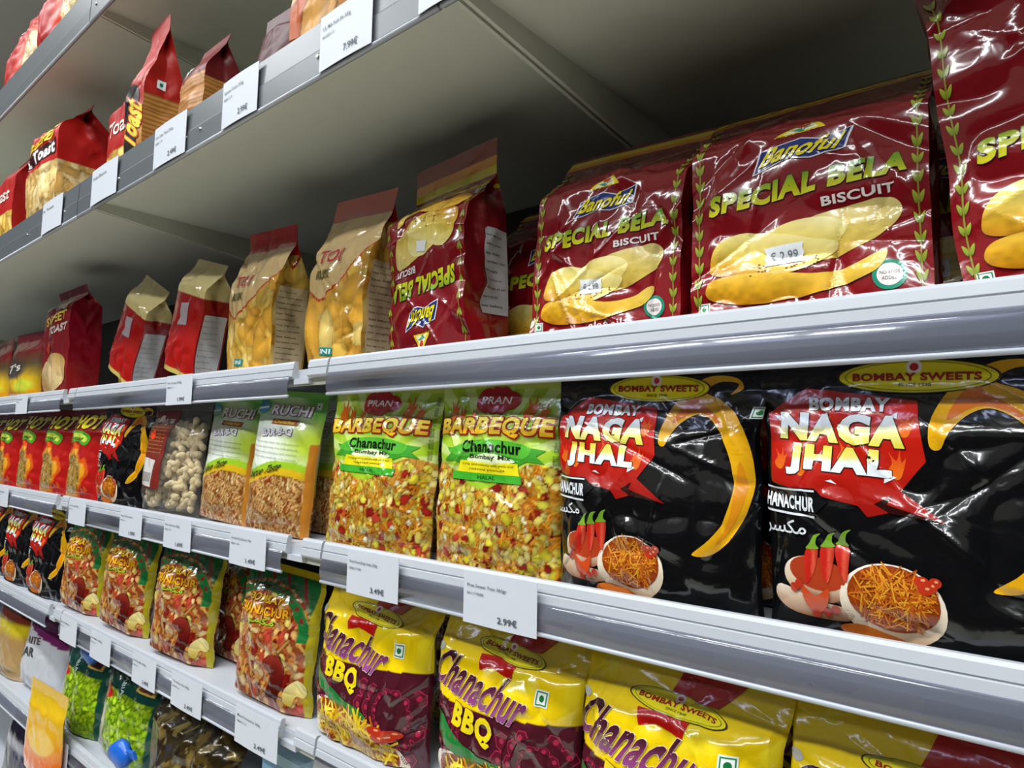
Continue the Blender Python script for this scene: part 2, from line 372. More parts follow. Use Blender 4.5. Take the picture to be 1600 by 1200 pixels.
PARTNO = {}
class Bag:
    """a filled film bag: 'gusset' (folded sides, roofed top) or 'pillow' (two sheets sealed at top). Base centre at the origin, front towards -y."""
    def __init__(s, w, h, d, kind='pillow', roof=0.05, fin=0.025, back=0.0, fold=0.0, seed=1, cell=0.002, crease=10, camp=0.0022, amp=0.0025, flip=None, vk=1.0, mat='film', fat=2.6, slump=0.0):
        s.w, s.h, s.d, s.kind, s.mat, s.flip = w, h, d, kind, mat, flip
        rng = np.random.RandomState(seed); s.rng = random.Random(seed)
        fin_dir = (math.sin(fold), math.cos(fold))
        if kind == 'gusset':
            zs = h; hr = h-roof
            f = [(-.45*d,0),(-.5*d,.3*hr),(-.5*d,.7*hr),(-.47*d,hr),(back,zs),(back+fin*fin_dir[0],zs+fin*fin_dir[1])]
            b = [(.45*d,0),(.5*d,.3*hr),(.5*d,.7*hr),(.47*d,hr),(back+.001,zs),(back+.001+fin*fin_dir[0],zs+fin*fin_dir[1])]
        else:
            zs = h-fin
            f = [(-.34*d,0),(-.5*d,.14*h),(-.5*d,.40*h),(-.36*d,.72*h),(-.12*d+back*.7,.92*zs),(back,zs),(back+fin*fin_dir[0],zs+fin*fin_dir[1])]
            b = [(.30*d,0),(.42*d,.15*h),(.40*d,.42*h),(.26*d,.74*h),(.08*d+back*.7,.92*zs),(back+.001,zs),(back+.001+fin*fin_dir[0],zs+fin*fin_dir[1])]
        f = np.array(f); b = np.array(b)
        seg = np.hypot(*np.diff(f, axis=0).T); arc = np.concatenate([[0], np.cumsum(seg)]); H = arc[-1]; s.H = H
        nv = max(12, int(H/cell)); nu = max(8, int(w/cell)); s.nu, s.nv = nu, nv
        V = np.linspace(0, 1, nv+1); u = np.linspace(-1, 1, nu+1)
        k = max(2, int(0.010/cell)); ker = np.hanning(2*k+3)[1:-1]; ker /= ker.sum(); kk = len(ker)//2
        def path(P):
            q = []
            for j in range(2):
                y = np.interp(V*H, arc, P[:, j]); q.append(np.convolve(np.pad(y, kk, mode='reflect', reflect_type='odd'), ker, 'valid'))
            return q
        yf, zf = path(f); yb, zb = path(b); s.vseal = arc[-2]/H; s.vroof = arc[3]/H
        ym = (yf+yb)/2; zm = (zf+zb)/2; th = np.clip((yb-yf)/d, 0, 1)
        if kind == 'gusset':
            half = w/2*(0.95+0.05*(1-th)); B = (1-0.13*abs(u)**2.5)[None, :]*np.ones((nv+1, 1))
        else:
            half = w/2*(1-0.07*th); pw = fat
            B = ((1-abs(u)**pw)**0.62)[None, :]*np.ones((nv+1, 1))
        cen = slump*sm(0.3, 1, V)
        X = half[:, None]*u[None, :]+cen[:, None]
        # crinkle and creases, pressed in along the bag's depth
        Us = np.repeat(((u+1)/2*w)[None, :], nv+1, 0); Vs = np.repeat((V*H)[:, None], nu+1, 1)
        def crinkle(sd):
            r = np.random.RandomState(sd); D = np.zeros(Us.shape)
            D += amp*1.6*(noise2(Us/0.055, Vs/0.06, sd)-.5)
            D += amp*0.9*(1-2*abs(2*noise2(Us/0.03+7, Vs/0.033, sd+1)-1))*0.5
            for i in range(crease):
                cu, cv = r.rand()*w, (0.05+0.9*r.rand())*H; a = r.rand()*math.pi; l = r.uniform(.02, .07); wd = r.uniform(.0022, .007)
                if r.rand() < .5: a = r.choice([-.6, .6, 1.57])+r.randn()*.3
                x = (Us-cu)*math.cos(a)+(Vs-cv)*math.sin(a); y = -(Us-cu)*math.sin(a)+(Vs-cv)*math.cos(a)
                D += r.choice([-1, 1])*camp*r.uniform(.5, 1.2)*np.exp(-abs(y)/wd)*np.exp(-(x/l)**2)
            sealw = 1-0.72*sm(s.vseal-.02, s.vseal+.01, Vs/H)
            return D*sealw*(0.35+0.65*np.minimum(th*3, 1))[:, None]
        DF, DB = crinkle(seed*7+1), crinkle(seed*7+4)
        wob = 0.004*(noise2(Us[:, 0]/0.05, Vs[:, 0]/0.05, seed+50)-.5)
        yedge = ym[:, None]+(yf-ym)[:, None]*B
        s.F = np.stack([X+wob[:, None]*abs(u)[None, :], yedge+DF, zm[:, None]+(zf-zm)[:, None]*B+0*DF], 2)
        yb2 = ym[:, None]+(yb-ym)[:, None]*B
        s.Bk = np.stack([X+wob[:, None]*abs(u)[None, :], np.maximum(yb2+DB*.7, s.F[..., 1]+.0006), zm[:, None]+(zb-zm)[:, None]*B], 2)
        s.Bk[:, 0] = s.F[:, 0]; s.Bk[:, -1] = s.F[:, -1]
        if kind == 'gusset':
            s.Bk[:, 0] = np.stack([s.F[:, 0, 0], yb2[:, 0], zm], 1); s.Bk[:, -1] = np.stack([s.F[:, -1, 0], yb2[:, -1], zm], 1)
        # jagged cut along the very top
        z = (np.arange(nu+1) % 2)*0.0014
        s.F[-1, :, 2] -= z; s.Bk[-1, :, 2] -= z
        s.us = (u+1)/2; s.vs = V
        fu = (lambda q: 1-q) if flip else (lambda q: q); fv = (lambda q: flip[0]-flip[1]*q) if flip else (lambda q: q*vk); s.vk = vk
        s.front = Canvas(fu(s.us), fv(V), w, H)
        # folded sides
        s.S = {}
        if kind == 'gusset':
            nt = max(6, int(d/cell)); t = np.linspace(0, 1, nt+1); s.ts = t
            g = (0.006+0.35*d*(1-th)**0.7)
            for sg, e in ((1, -1), (-1, 0)):
                A = s.F[:, e]; Z = s.Bk[:, e]
                P = A[:, None]*(1-t)[None, :, None]+Z[:, None]*t[None, :, None]
                inn = (1-abs(2*t-1))
                dn = (noise2(V[:, None]*H/0.03+t[None]*0, t[None]*d/0.03+V[:, None]*3, seed+9+sg)-.5)*amp*2.2*np.sin(math.pi*t)[None]
                dn += -0.003*np.maximum(0, 1-abs((V[:, None]-s.vroof*(.75+.5*abs(t[None]-.5)))*H)/0.02)*np.sin(math.pi*t)[None]
                P[..., 0] -= sg*(g[:, None]*inn[None]*(0.35+0.65*sm(.4, 1, 1-th)[:, None])+dn)
                s.S[sg] = P
            s.side = Canvas(t, V, d, H)
        s.back = None
        s.dec = {}
        s.N = s._normals(s.F)
        if kind == 'gusset': s.SN = s._normals(s.S[1])
    def _normals(s, P):
        a = np.gradient(P, axis=1); b = np.gradient(P, axis=0); n = np.cross(a, b)
        return n/np.maximum(np.linalg.norm(n, axis=2, keepdims=True), 1e-9)
    # ---- print laid on the film
    def decal(s, part, V, T, col, layer=1, surf='front', raw=False):
        P, N, wm = (s.F, s.N, s.w) if surf == 'front' else (s.S[1], s.SN, s.d)
        W = np.array([wm, s.H]); cell = wm/(P.shape[1]-1)
        Vm, T = refine(np.asarray(V, float)*W, T, cell*1.7)
        uv0 = Vm/W; uv = uv0.copy()
        if s.flip and surf == 'front': uv[:, 0] = 1-uv[:, 0]; uv[:, 1] = (s.flip[0]-uv[:, 1])/s.flip[1]
        elif surf == 'front': uv[:, 1] = uv[:, 1]/s.vk
        q = uv[T].mean(1); ok = ((q > 0.002) & (q < 0.998)).all(1)
        uv = np.clip(uv, 0.0, 0.99999); T = T[ok]
        if not len(T): return
        i = uv[:, 0]*(P.shape[1]-1); j = uv[:, 1]*(P.shape[0]-1); i0 = i.astype(int); j0 = j.astype(int); fi = (i-i0)[:, None]; fj = (j-j0)[:, None]
        def samp(G): return (G[j0, i0]*(1-fi)+G[j0, i0+1]*fi)*(1-fj)+(G[j0+1, i0]*(1-fi)+G[j0+1, i0+1]*fi)*fj
        n = samp(N); n /= np.maximum(np.linalg.norm(n, axis=1, keepdims=True), 1e-9)
        X = samp(P)+n*(0.00020*layer+0.00022+cell*0.10)
        cc = col(uv0[:, 0], uv0[:, 1]) if callable(col) else np.repeat(c(col)[None], len(X), 0)
        # same winding for all, facing out
        a, b, d = X[T[:, 0]], X[T[:, 1]], X[T[:, 2]]
        back = (np.cross(b-a, d-a)*n[T[:, 0]]).sum(1) < 0; T = T.copy(); T[back] = T[back][:, ::-1]
        s.dec.setdefault(part, []).append((X, T, cc))
    def poly(s, part, pts, col, layer=1, surf='front'):
        s.decal(part, *poly2d(pts), col, layer, surf)
    def text(s, part, txt, box, col, layer=2, rot=0, shear=0, arc=0, grow=0.018, outline=None, surf='front', og=0.05, vert=0):
        """text stretched into box (u0, v0, u1, v1); rot in degrees, arc lifts the middle"""
        if part == 'lettering': s.nl = getattr(s, 'nl', 0)+1; part = 'lettering#%d' % s.nl
        u0, v0, u1, v1 = box; asp = (s.w if surf == 'front' else s.d)/s.H
        def lay(V):
            x, y = V[:, 0], V[:, 1]
            x = x+shear*(y-.5); y = y+arc*(1-(2*x-1)**2)-arc*.5+vert*(x-.5)
            X = (x-.5)*(u1-u0)*asp; Y = (y-.5)*(v1-v0); a = R(rot)
            return np.stack([(X*math.cos(a)-Y*math.sin(a))/asp+(u0+u1)/2, X*math.sin(a)+Y*math.cos(a)+(v0+v1)/2], 1)
        if outline is not None:
            V, T = text2d(txt, grow+og, grow)
            if len(T): s.decal(part, lay(V), T, outline, layer-1, surf)
        V, T = text2d(txt, grow)
        if len(T): s.decal(part, lay(V), T, col, layer, surf)
    # ---- make the objects
    def build(s, name, label, cat, group, loc, rz=0, lean=0, tilt=0):
        e = tag(empty(name, loc), label, cat, group); e.rotation_euler = (R(lean), R(tilt), R(rz))
        def grid(P): 
            n, m = P.shape[:2]; i = np.arange(n*m).reshape(n, m)
            return np.stack([i[:-1, :-1], i[:-1, 1:], i[1:, 1:], i[1:, :-1]], 2).reshape(-1, 4)
        ks = int(s.vseal*s.nv)
        def add(parts, nm, mat):
            V = []; F = []; C = []; n = 0
            for P, cc, rev in parts:
                q = grid(P); q = q[:, ::-1] if rev else q
                V.append(P.reshape(-1, 3)); F.append(q+n); C.append(cc.reshape(-1, 3)); n += P.shape[0]*P.shape[1]
            return mesh_obj(nm, np.concatenate(V), np.concatenate(F), mat, e, np.concatenate(C), smooth=True)
        bc = s.back.C if s.back else np.repeat(s.front.C[:, :1], s.nu+1, 1)
        def cut(a, b):
            L = [(s.F[a:b], s.front.C[a:b], False), (s.Bk[a:b], bc[a:b], True)]
            if s.kind == 'gusset': L += [(s.S[1][a:b], s.side.C[a:b], False), (s.S[-1][a:b], s.side.C[a:b], True)]
            return L
        body = cut(0, ks+1)
        base = np.stack([s.F[0], s.Bk[0]]); body.append((base, np.repeat(s.front.C[0][None], 2, 0), True))
        add(body, 'pouch', M[s.mat])
        add([q for q in cut(ks, s.nv+1)][:2], 'top_seal', M[s.mat])
        for part, L in s.dec.items():
            V = np.concatenate([q[0] for q in L]); C = np.concatenate([q[2] for q in L]); n = 0; F = []
            for q in L: F.append(q[1]+n); n += len(q[0])
            mesh_obj(part.split('#')[0], V, np.concatenate(F), M['dull' if s.mat == 'satin' else 'ink'], e, C, smooth=True)
        return e

# ------------------------------------------------------------------ the prints
def grad_v(v0, c0, v1, c1, noise=0.0, seed=3):
    c0, c1 = c(c0), c(c1)
    def f(u, v):
        t = np.clip((v-v0)/(v1-v0), 0, 1)[:, None]; q = c0*(1-t)+c1*t
        if noise: q = q*(1+noise*(noise2(u*60, v*60, seed)[:, None]-.5))
        return q
    return f
def grad_n(pts, stops, ang=90, noise=0.0, seed=5):
    P = np.array(pts); a = R(ang); ax = np.array([math.cos(a), math.sin(a)]); q = P@ax; lo, hi = q.min(), q.max()
    xs = [s_[0] for s_ in stops]; cs = np.array([c(s_[1]) for s_ in stops])
    def f(u, v):
        t = ((u*ax[0]+v*ax[1])-lo)/(hi-lo); o = np.stack([np.interp(t, xs, cs[:, k]) for k in range(3)], 1)
        if noise: o = o*(1+noise*(noise2(u*40, v*70, seed)[:, None]-.5)*(1-t[:, None]))
        return np.clip(o, 0, 1)
    return f
def veg_mark(b, u, v, size, dot='#1f7a3c'):
    a = b.w/b.H
    b.poly('vegetarian_mark', [(u-size, v-size*a), (u+size, v-size*a), (u+size, v+size*a), (u-size, v+size*a)], '#f2f5f0', 1)
    k = size*.82
    b.poly('vegetarian_mark', [(u-k, v-k*a), (u+k, v-k*a), (u+k, v+k*a), (u-k, v+k*a)], '#2f8a55', 2)
    k = size*.66
    b.poly('vegetarian_mark', [(u-k, v-k*a), (u+k, v-k*a), (u+k, v+k*a), (u-k, v+k*a)], '#f2f5f0', 3)
    b.poly('vegetarian_mark', oval(u, v, size*.42, size*.42*a, 14), dot, 4)
def vine(b, u, v0, v1, n, size=0.03, col='#a9b43a', bend=0.0):
    a = b.w/b.H; part = 'leaf_vine#%d' % int(u*100)
    b.poly(part, [(u-.003, v0), (u+.003, v0), (u+.003+bend, v1), (u-.003+bend, v1)], '#8f8a32', 1)
    for i in range(n):
        t = (i+.5)/n; v = v0+(v1-v0)*t; uu = u+bend*t
        for sg in (-1, 1):
            L = size*1.15; dx, dy = sg*math.sin(.55), math.cos(.55)
            tip = (uu+dx*L, v+dy*L*a*1.5); m = (uu+dx*L*.5, v+dy*L*a*.75); nx, ny = dy*L*.2, -dx*L*.2*a*1.2
            b.poly(part, spline([(uu+sg*.006, v), (m[0]+nx, m[1]+ny), tip, (m[0]-nx, m[1]-ny)], 3), grad_v(v, '#6f8a2c', v+L*a*1.5, '#b4b83c'), 2)
def sticker(b, u, v, hw, txt, rot=0):
    a = b.w/b.H; hh = hw*a*.5; r = R(rot)
    pts = [(-1,-1),(-.9,-.6),(-1,-.2),(-.88,.3),(-1,1),(1,1),(.92,.5),(1,0),(.9,-.4),(1,-1)]
    pts = [((x*hw*math.cos(r)-y*hh/a*math.sin(r))+u, (x*hw*math.sin(r)*a+y*hh*math.cos(r))+v) for x, y in pts]
    b.poly('price_sticker', pts, '#eef1f3', 6)
    b.text('price_sticker', txt, (u-hw*.7, v-hh*.45, u+hw*.7, v+hh*.45), '#6d7278', 10, rot=rot, grow=0.006)
def badge_oval(b, u, v, ru, rv, since=True, part='brand_badge', rot=0):
    a = b.w/b.H
    b.poly(part, oval(u, v, ru, rv, 40, R(rot)), '#3a2a10', 2)
    p = oval(u, v, ru*.965, rv*.94, 40, R(rot)); b.poly(part, p, grad_n(p, [(0, '#d9d21c'), (.5, '#f3e21a'), (1, '#b9b41a')]), 3)
    b.poly(part, oval(u, v, ru*.89, rv*.84, 40, R(rot)), '#8a861c', 4); b.poly(part, oval(u, v, ru*.87, rv*.81, 40, R(rot)), '#efe01c', 5)
    b.text(part, 'BOMBAY SWEETS', (u-ru*.78, v-rv*.22, u+ru*.78, v+rv*.22), '#a01c12', 7, grow=0.03, outline='#5a2408', og=.012, rot=rot)
    b.poly(part, oval(u, v+rv*.55, ru*.10, ru*.10*a, 18), '#f6ecec', 6); b.poly(part, oval(u, v+rv*.55, ru*.055, ru*.055*a, 12), '#c8302c', 7)
    if since: b.text(part, 'SINCE 1948', (u-ru*.2, v-rv*.58, u+ru*.2, v-rv*.38), '#4a4410', 7, grow=0.008, rot=rot)

def design_maroon(b, stick=True, rot=0, emblem=True, bands=True):
    f = b.front; f.vgrad([(0, '#8a1219'), (.45, '#7a131c'), (1, '#6e121b')])  # darker towards the top: the upper shelf's shade is put into the maroon
    if bands: f.rect(0, .895, 1, .93, '#d98c14'); f.rect(0, .93, 1, .965, '#d8c714')
    f.rect(0, .0, 1, .018, '#c9b81a')
    b.side.vgrad([(0, '#8f141a'), (.5, '#82141b'), (1, '#70131b')]); b.side.rect(0, .895, 1, .93, '#d98c14'); b.side.rect(0, .93, 1, .965, '#d8c714')  # same painted shade up the sides
    vine(b, .04, .03, .86, 15, .034); vine(b, .96, .03, .86, 15, .034)
    # biscuits
    def bis(pts, stops, layer, ang=78): 
        p = spline(pts, 6); b.poly('biscuit_picture', p, grad_n(p, stops, ang, .5), layer)
    gold = [(0, '#b9760f'), (.25, '#dca92e'), (.55, '#e9cf62'), (1, '#efdf92')]
    bis([(.42,.24),(.55,.285),(.72,.305),(.86,.31),(.90,.265),(.82,.205),(.66,.16),(.5,.16)], [(0,'#c99a2e'),(.5,'#d9bd5a'),(1,'#e2cf86')], 1)
    bis([(.34,.25),(.48,.282),(.62,.28),(.70,.24),(.60,.18),(.42,.17),(.33,.20)], [(0,'#cf9c2a'),(.6,'#e6cf6e'),(1,'#efe2a0')], 2)
    bis([(.09,.175),(.13,.245),(.24,.275),(.40,.255),(.55,.225),(.66,.20),(.60,.155),(.45,.125),(.28,.135),(.14,.145)], gold, 3)
    bis([(.08,.10),(.12,.135),(.25,.142),(.42,.13),(.58,.115),(.72,.125),(.84,.16),(.80,.10),(.62,.062),(.40,.045),(.22,.05),(.11,.07)], [(0,'#c07a10'),(.3,'#e0a826'),(.7,'#ecc44a'),(1,'#e6c860')], 4, 84)
    rr = random.Random(3)
    for i in range(46):
        x = rr.uniform(.28, .62); y = .155+rr.gauss(0, .012)-.04*(x-.3)
        b.poly('biscuit_picture', oval(x, y, .006, .0022, 6), '#6e4210', 5)
    # words
    b.text('lettering', 'SPECIAL BELA', (.10, .358, .93, .422), grad_v(.35, '#e6dc2a', .42, '#6f9a22'), 4, rot=3, grow=.055, outline='#30300c', og=.02, shear=.02)
    b.text('lettering', 'BISCUIT', (.60, .318, .88, .344), '#e9dedc', 4, rot=3, grow=.03)
    a = b.w/b.H
    bd = [(.30,.452),(.34,.52),(.52,.538),(.60,.522),(.73,.545),(.70,.478),(.56,.462),(.47,.472)]
    b.poly('brand_badge', bd, '#e8e6ee', 2)
    cx, cy = .515, .498; b.poly('brand_badge', [(cx+(x-cx)*.95, cy+(y-cy)*.9) for x, y in bd], '#1c2f74', 3)
    b.text('brand_badge', 'Banoful', (.36, .474, .68, .526), '#e6d21e', 7, rot=2, shear=.18, grow=.03, outline='#101a48', og=.012)
    if emblem:
        b.poly('emblem', [(.40,.555),(.52,.632),(.55,.632),(.62,.560)], '#e3cf1c', 1)
        b.poly('emblem', [(.44,.562),(.525,.617),(.548,.617),(.59,.565)], '#f0ecc0', 2)
        b.poly('emblem', oval(.525, .593, .03, .012), '#c8281c', 3); b.poly('emblem', [(.47,.575),(.52,.58),(.525,.565),(.53,.58),(.575,.578),(.535,.572),(.53,.562),(.515,.562)], '#1f8a7a', 3)
        b.text('emblem', 'PRODUCTS', (.41, .548, .62, .559), '#8a1c1c', 3, grow=.01)
    b.poly('round_mark', oval(.85, .085, .062, .062*a, 26), '#1f8f72', 2); b.poly('round_mark', oval(.85, .085, .046, .046*a, 22), '#f0e9e6', 3)
    b.text('round_mark', 'NO EGGS', (.815, .086, .885, .096), '#7d6a68', 4, grow=.0); b.text('round_mark', 'ADDED', (.822, .07, .878, .080), '#7d6a68', 4, grow=.0)
    b.text('lettering', '\ufeee\ufedf\ufeee\ufed3 \ufeee\ufee7\ufe8e\ufe91', (.44, .022, .70, .048), '#e6dcd8', 4)
    veg_mark(b, .07, .045, .028)
    if stick: sticker(b, .44, .185, .085, '\u20ac 2.99', rot)

FLAME = [(0,0),(-.25,.25),(-.05,.55),(-.2,.9),(.15,.6),(.3,1.0),(.35,.55),(.55,.7),(.4,.2),(.25,0)]
def flames(b, part, pts, sc, col, layer):
    a = b.w/b.H
    for n_, (u, v, k) in enumerate(pts):
        p = spline([(u+x*sc*k, v+y*sc*k*a*1.3) for x, y in FLAME], 3); b.poly(part if part == 'shield' else '%s#%d' % (part, n_), p, grad_n(p, [(0, col[0]), (1, col[1])]), layer)
CHAN = [('stick', ['#d98a1e','#e0a63a','#c9701a'], .011, .0013, 6), ('oval', ['#dcc65a','#e3cf78','#cbb040'], .006, .0038, 5), ('oval', ['#a3261a','#8c1f18','#b8402a'], .0062, .005, 2.0), ('oval', ['#e6d94a','#d8c832'], .006, .005, 1.3), ('curl', ['#d9952a','#c47a1e'], .007, .0014, 2), ('oval', ['#efe4bc'], .0045, .0025, 1)]
NOODLE = [('curl', ['#cf9c5c','#b27a40','#d8ae70'], .008, .0014, 6), ('stick', ['#d6a868','#b07840'], .010, .0013, 5), ('oval', ['#e0c68a','#caa05a'], .0045, .003, 1.2), ('oval', ['#a03a20'], .005, .004, .5)]
REDMIX = [('oval', ['#b5402a','#a63422','#c2583a'], .010, .007, 3), ('oval', ['#d9a860','#e2bf80','#cf8c44'], .008, .0055, 5), ('stick', ['#d07a34','#b85426','#c9984a'], .016, .0024, 5), ('curl', ['#c4742e'], .011, .0024, 2), ('oval', ['#7d1610','#8f2216'], .011, .009, 1), ('oval', ['#e6cc60'], .011, .008, .8)]

def bowl(b, u, v, ru, rv, seed, part='bowl_picture', pal=('#c9701a','#b85a1a','#d68a22','#a84a14','#d8982a'), rot=0.0):
    p = oval(u, v-rv*.10, ru*1.0, rv*1.06, 32, rot); b.poly(part, p, grad_n(p, [(0, '#b58a60'), (.3, '#dfcdb2'), (1, '#f0e7d8')]), 2)
    p = oval(u+ru*.02, v+rv*.08, ru*.86, rv*.84, 30, rot); b.poly(part, p, '#8f3a10', 3)
    rr = random.Random(seed); n = 0
    for i in range(260):
        t = rr.uniform(0, 6.28); q = math.sqrt(rr.random())*.74; x = u+ru*.02+ru*q*math.cos(t); y = v+rv*.08+rv*q*math.sin(t); a = rr.uniform(0, 3.14); L = ru*rr.uniform(.10, .20); W = ru*.014; ar = b.w/b.H
        dx, dy = math.cos(a)*L, math.sin(a)*L*ar; nx, ny = -math.sin(a)*W, math.cos(a)*W*ar
        col = rr.choice(pal)
        b.poly(part, [(x-dx+nx, y-dy+ny), (x+dx+nx, y+dy+ny), (x+dx-nx, y+dy-ny), (x-dx-nx, y-dy-ny)], col, 4+(i % 12)*.25)
    for (x, y) in ((.55, .62), (.72, .5), (.62, .42), (.8, .62)):
        b.poly(part, oval(u+ru*x, v+rv*y, ru*.13, rv*.13, 14), '#b8321a', 8); b.poly(part, oval(u+ru*(x+.03), v+rv*(y+.04), ru*.04, rv*.035, 8), '#e89a6a', 9)
def chilli(b, u, v, L, lean, layer):
    a = b.w/b.H; p = spline([(u-.022, v+L*.9), (u+.022, v+L*.95), (u+.018-lean*.4, v+L*.4), (u-lean, v), (u-.02-lean*.4, v+L*.4)], 4)
    b.poly('chilli_picture', p, grad_n(p, [(0, '#c8281a'), (.45, '#b51f18'), (.6, '#d9563c'), (1, '#9c1a14')], 0), layer)
    p = spline([(u-.022, v+L*.92), (u-.012, v+L*1.06), (u+.004, v+L*1.28), (u+.03, v+L*1.36), (u+.016, v+L*1.24), (u+.014, v+L*1.06), (u+.024, v+L*.95)], 4)
    b.poly('chilli_picture', p, '#6f9a2a', layer+1)

def design_black(b, side=0):
    f = b.front; f.fill('#0b0c0e')
    f.rect(0, .0, 1, .012, '#2a2c30')
    a = b.w/b.H
    # yellow swirl behind the words
    yel = '#e2a716'
    b.poly('swirl', spline([(.57,.68),(.585,.80),(.65,.91),(.76,.965),(.87,.955),(.90,.91),(.85,.885),(.88,.93),(.80,.94),(.745,.90),(.82,.86),(.91,.78),(.97,.66),(.978,.50),(.925,.34),(.83,.245),(.74,.235),(.82,.30),(.88,.40),(.905,.52),(.885,.64),(.82,.745),(.74,.80),(.68,.78),(.63,.72),(.60,.66)], 5), yel, 1)
    b.poly('swirl', spline([(.62,.76),(.65,.85),(.70,.90),(.72,.86),(.80,.80),(.85,.73),(.78,.79),(.70,.81)], 4), '#d9701a', 2)
    b.poly('swirl', spline([(.935,.60),(.955,.50),(.915,.37),(.84,.28),(.89,.38),(.91,.50)], 4), '#d98a18', 2)
    # red shield
    sh = [(.03,.53),(.025,.80),(.17,.90),(.53,.835),(.56,.62),(.48,.52),(.62,.425),(.47,.455),(.38,.43),(.35,.465)]
    b.poly('shield', sh, grad_n(sh, [(0, '#8f120c'), (.35, '#b81c10'), (1, '#c4200f')]), 2)
    b.poly('shield', [(.40,.475),(.455,.505),(.44,.475),(.60,.43),(.45,.447)], '#2a0d0a', 3)
    flames(b, 'shield', [(.07,.70,1), (.06,.58,.9), (.49,.70,1), (.46,.56,1.1), (.22,.72,1), (.30,.60,1.1), (.14,.56,.9)], .07, ('#e0701a', '#d8401a'), 3)
    b.text('lettering', 'BOMBAY', (.18,.800,.45,.855), '#e9eef0', 6, rot=-3, grow=.05, outline='#2a1410', og=.025)
    g = lambda v0, v1: grad_n([(0, v0), (0, v1)], [(0, '#e6d84a'), (.45, '#ece6a0'), (.6, '#e6eef2'), (1, '#eaf0f4')])
    b.text('lettering', 'NAGA', (.070,.675,.505,.790), g(.67,.79), 6, rot=-4, grow=.066, outline='#2a1410', og=.022)
    g2 = grad_n([(0,.55),(0,.67)], [(0, '#e6eef4'), (.5, '#e9eef0'), (.65, '#ece070'), (1, '#e6cf3a')])
    b.text('lettering', 'JHAL', (.095,.550,.455,.665), g2, 6, rot=-4, grow=.066, outline='#2a1410', og=.022)
    for tri in ([(.045,.79),(.075,.785),(.07,.76)], [(.45,.775),(.475,.79),(.475,.765)], [(.43,.545),(.47,.565),(.435,.575)], [(.24,.545),(.28,.535),(.26,.55)]): b.poly('lettering', tri, '#e9eef2', 5)
    b.poly('band', [(-.01,.425),(.20,.425),(.25,.47),(.20,.515),(-.01,.515)], '#0e1012', 3)
    b.poly('band', [(0,.508),(.20,.503),(.20,.509),(0,.515)], '#dfe4e8', 4); b.poly('band', [(0,.422),(.20,.412),(.20,.420),(0,.430)], '#dfe4e8', 4)
    b.text('band', 'CHANACHUR', (-.020,.437,.200,.490), '#e6eaee', 5, rot=-2, grow=.04)
    b.text('band', '\ufe8e\ufee7 \ufeae\ufeb4\ufedc\ufee3', (-.06,.335,.165,.40), '#dfe4e8', 5, grow=.012)
    # picture of chillies and a bowl
    p = oval(.20, .205, .125, .075, 26, -.1); b.poly('bowl_picture', p, grad_n(p, [(0, '#8f3a18'), (.4, '#d9bfa0'), (1, '#efe2d0')]), 1)
    b.poly('bowl_picture', oval(.205, .225, .105, .055, 24, -.1), '#a83a1c', 2)
    p = spline([(.04,.115),(.06,.165),(.20,.135),(.32,.12),(.30,.075),(.12,.075)], 4); b.poly('bowl_picture', p, grad_n(p, [(0, '#8a5a38'), (.6, '#d8b898'), (1, '#e9d8c4')]), 2)
    for i, (u, ln) in enumerate(((.19, .02), (.245, .0), (.295, -.015))): chilli(b, u, .185+.012*i, .13, ln, 4+i)
    b.poly('chilli_picture', spline([(.15,.18),(.2,.15),(.25,.18),(.24,.12),(.2,.09),(.16,.12)], 4), '#c9481e', 7)
    for (x, y) in ((.12,.165),(.14,.18),(.24,.10),(.27,.115),(.2,.09)): b.poly('chilli_picture', oval(x, y, .016, .016*a, 10), '#b5301c', 8)
    bowl(b, .45, .165, .165, .125, 5, rot=-.12)
    b.poly('bowl_picture', spline([(.28,.06),(.36,.075),(.5,.035),(.42,.02),(.3,.03)], 4), '#b8601c', 3)
    badge_oval(b, .52, .925, .245, .062, rot=-2)
    veg_mark(b, .985, .80, .028)

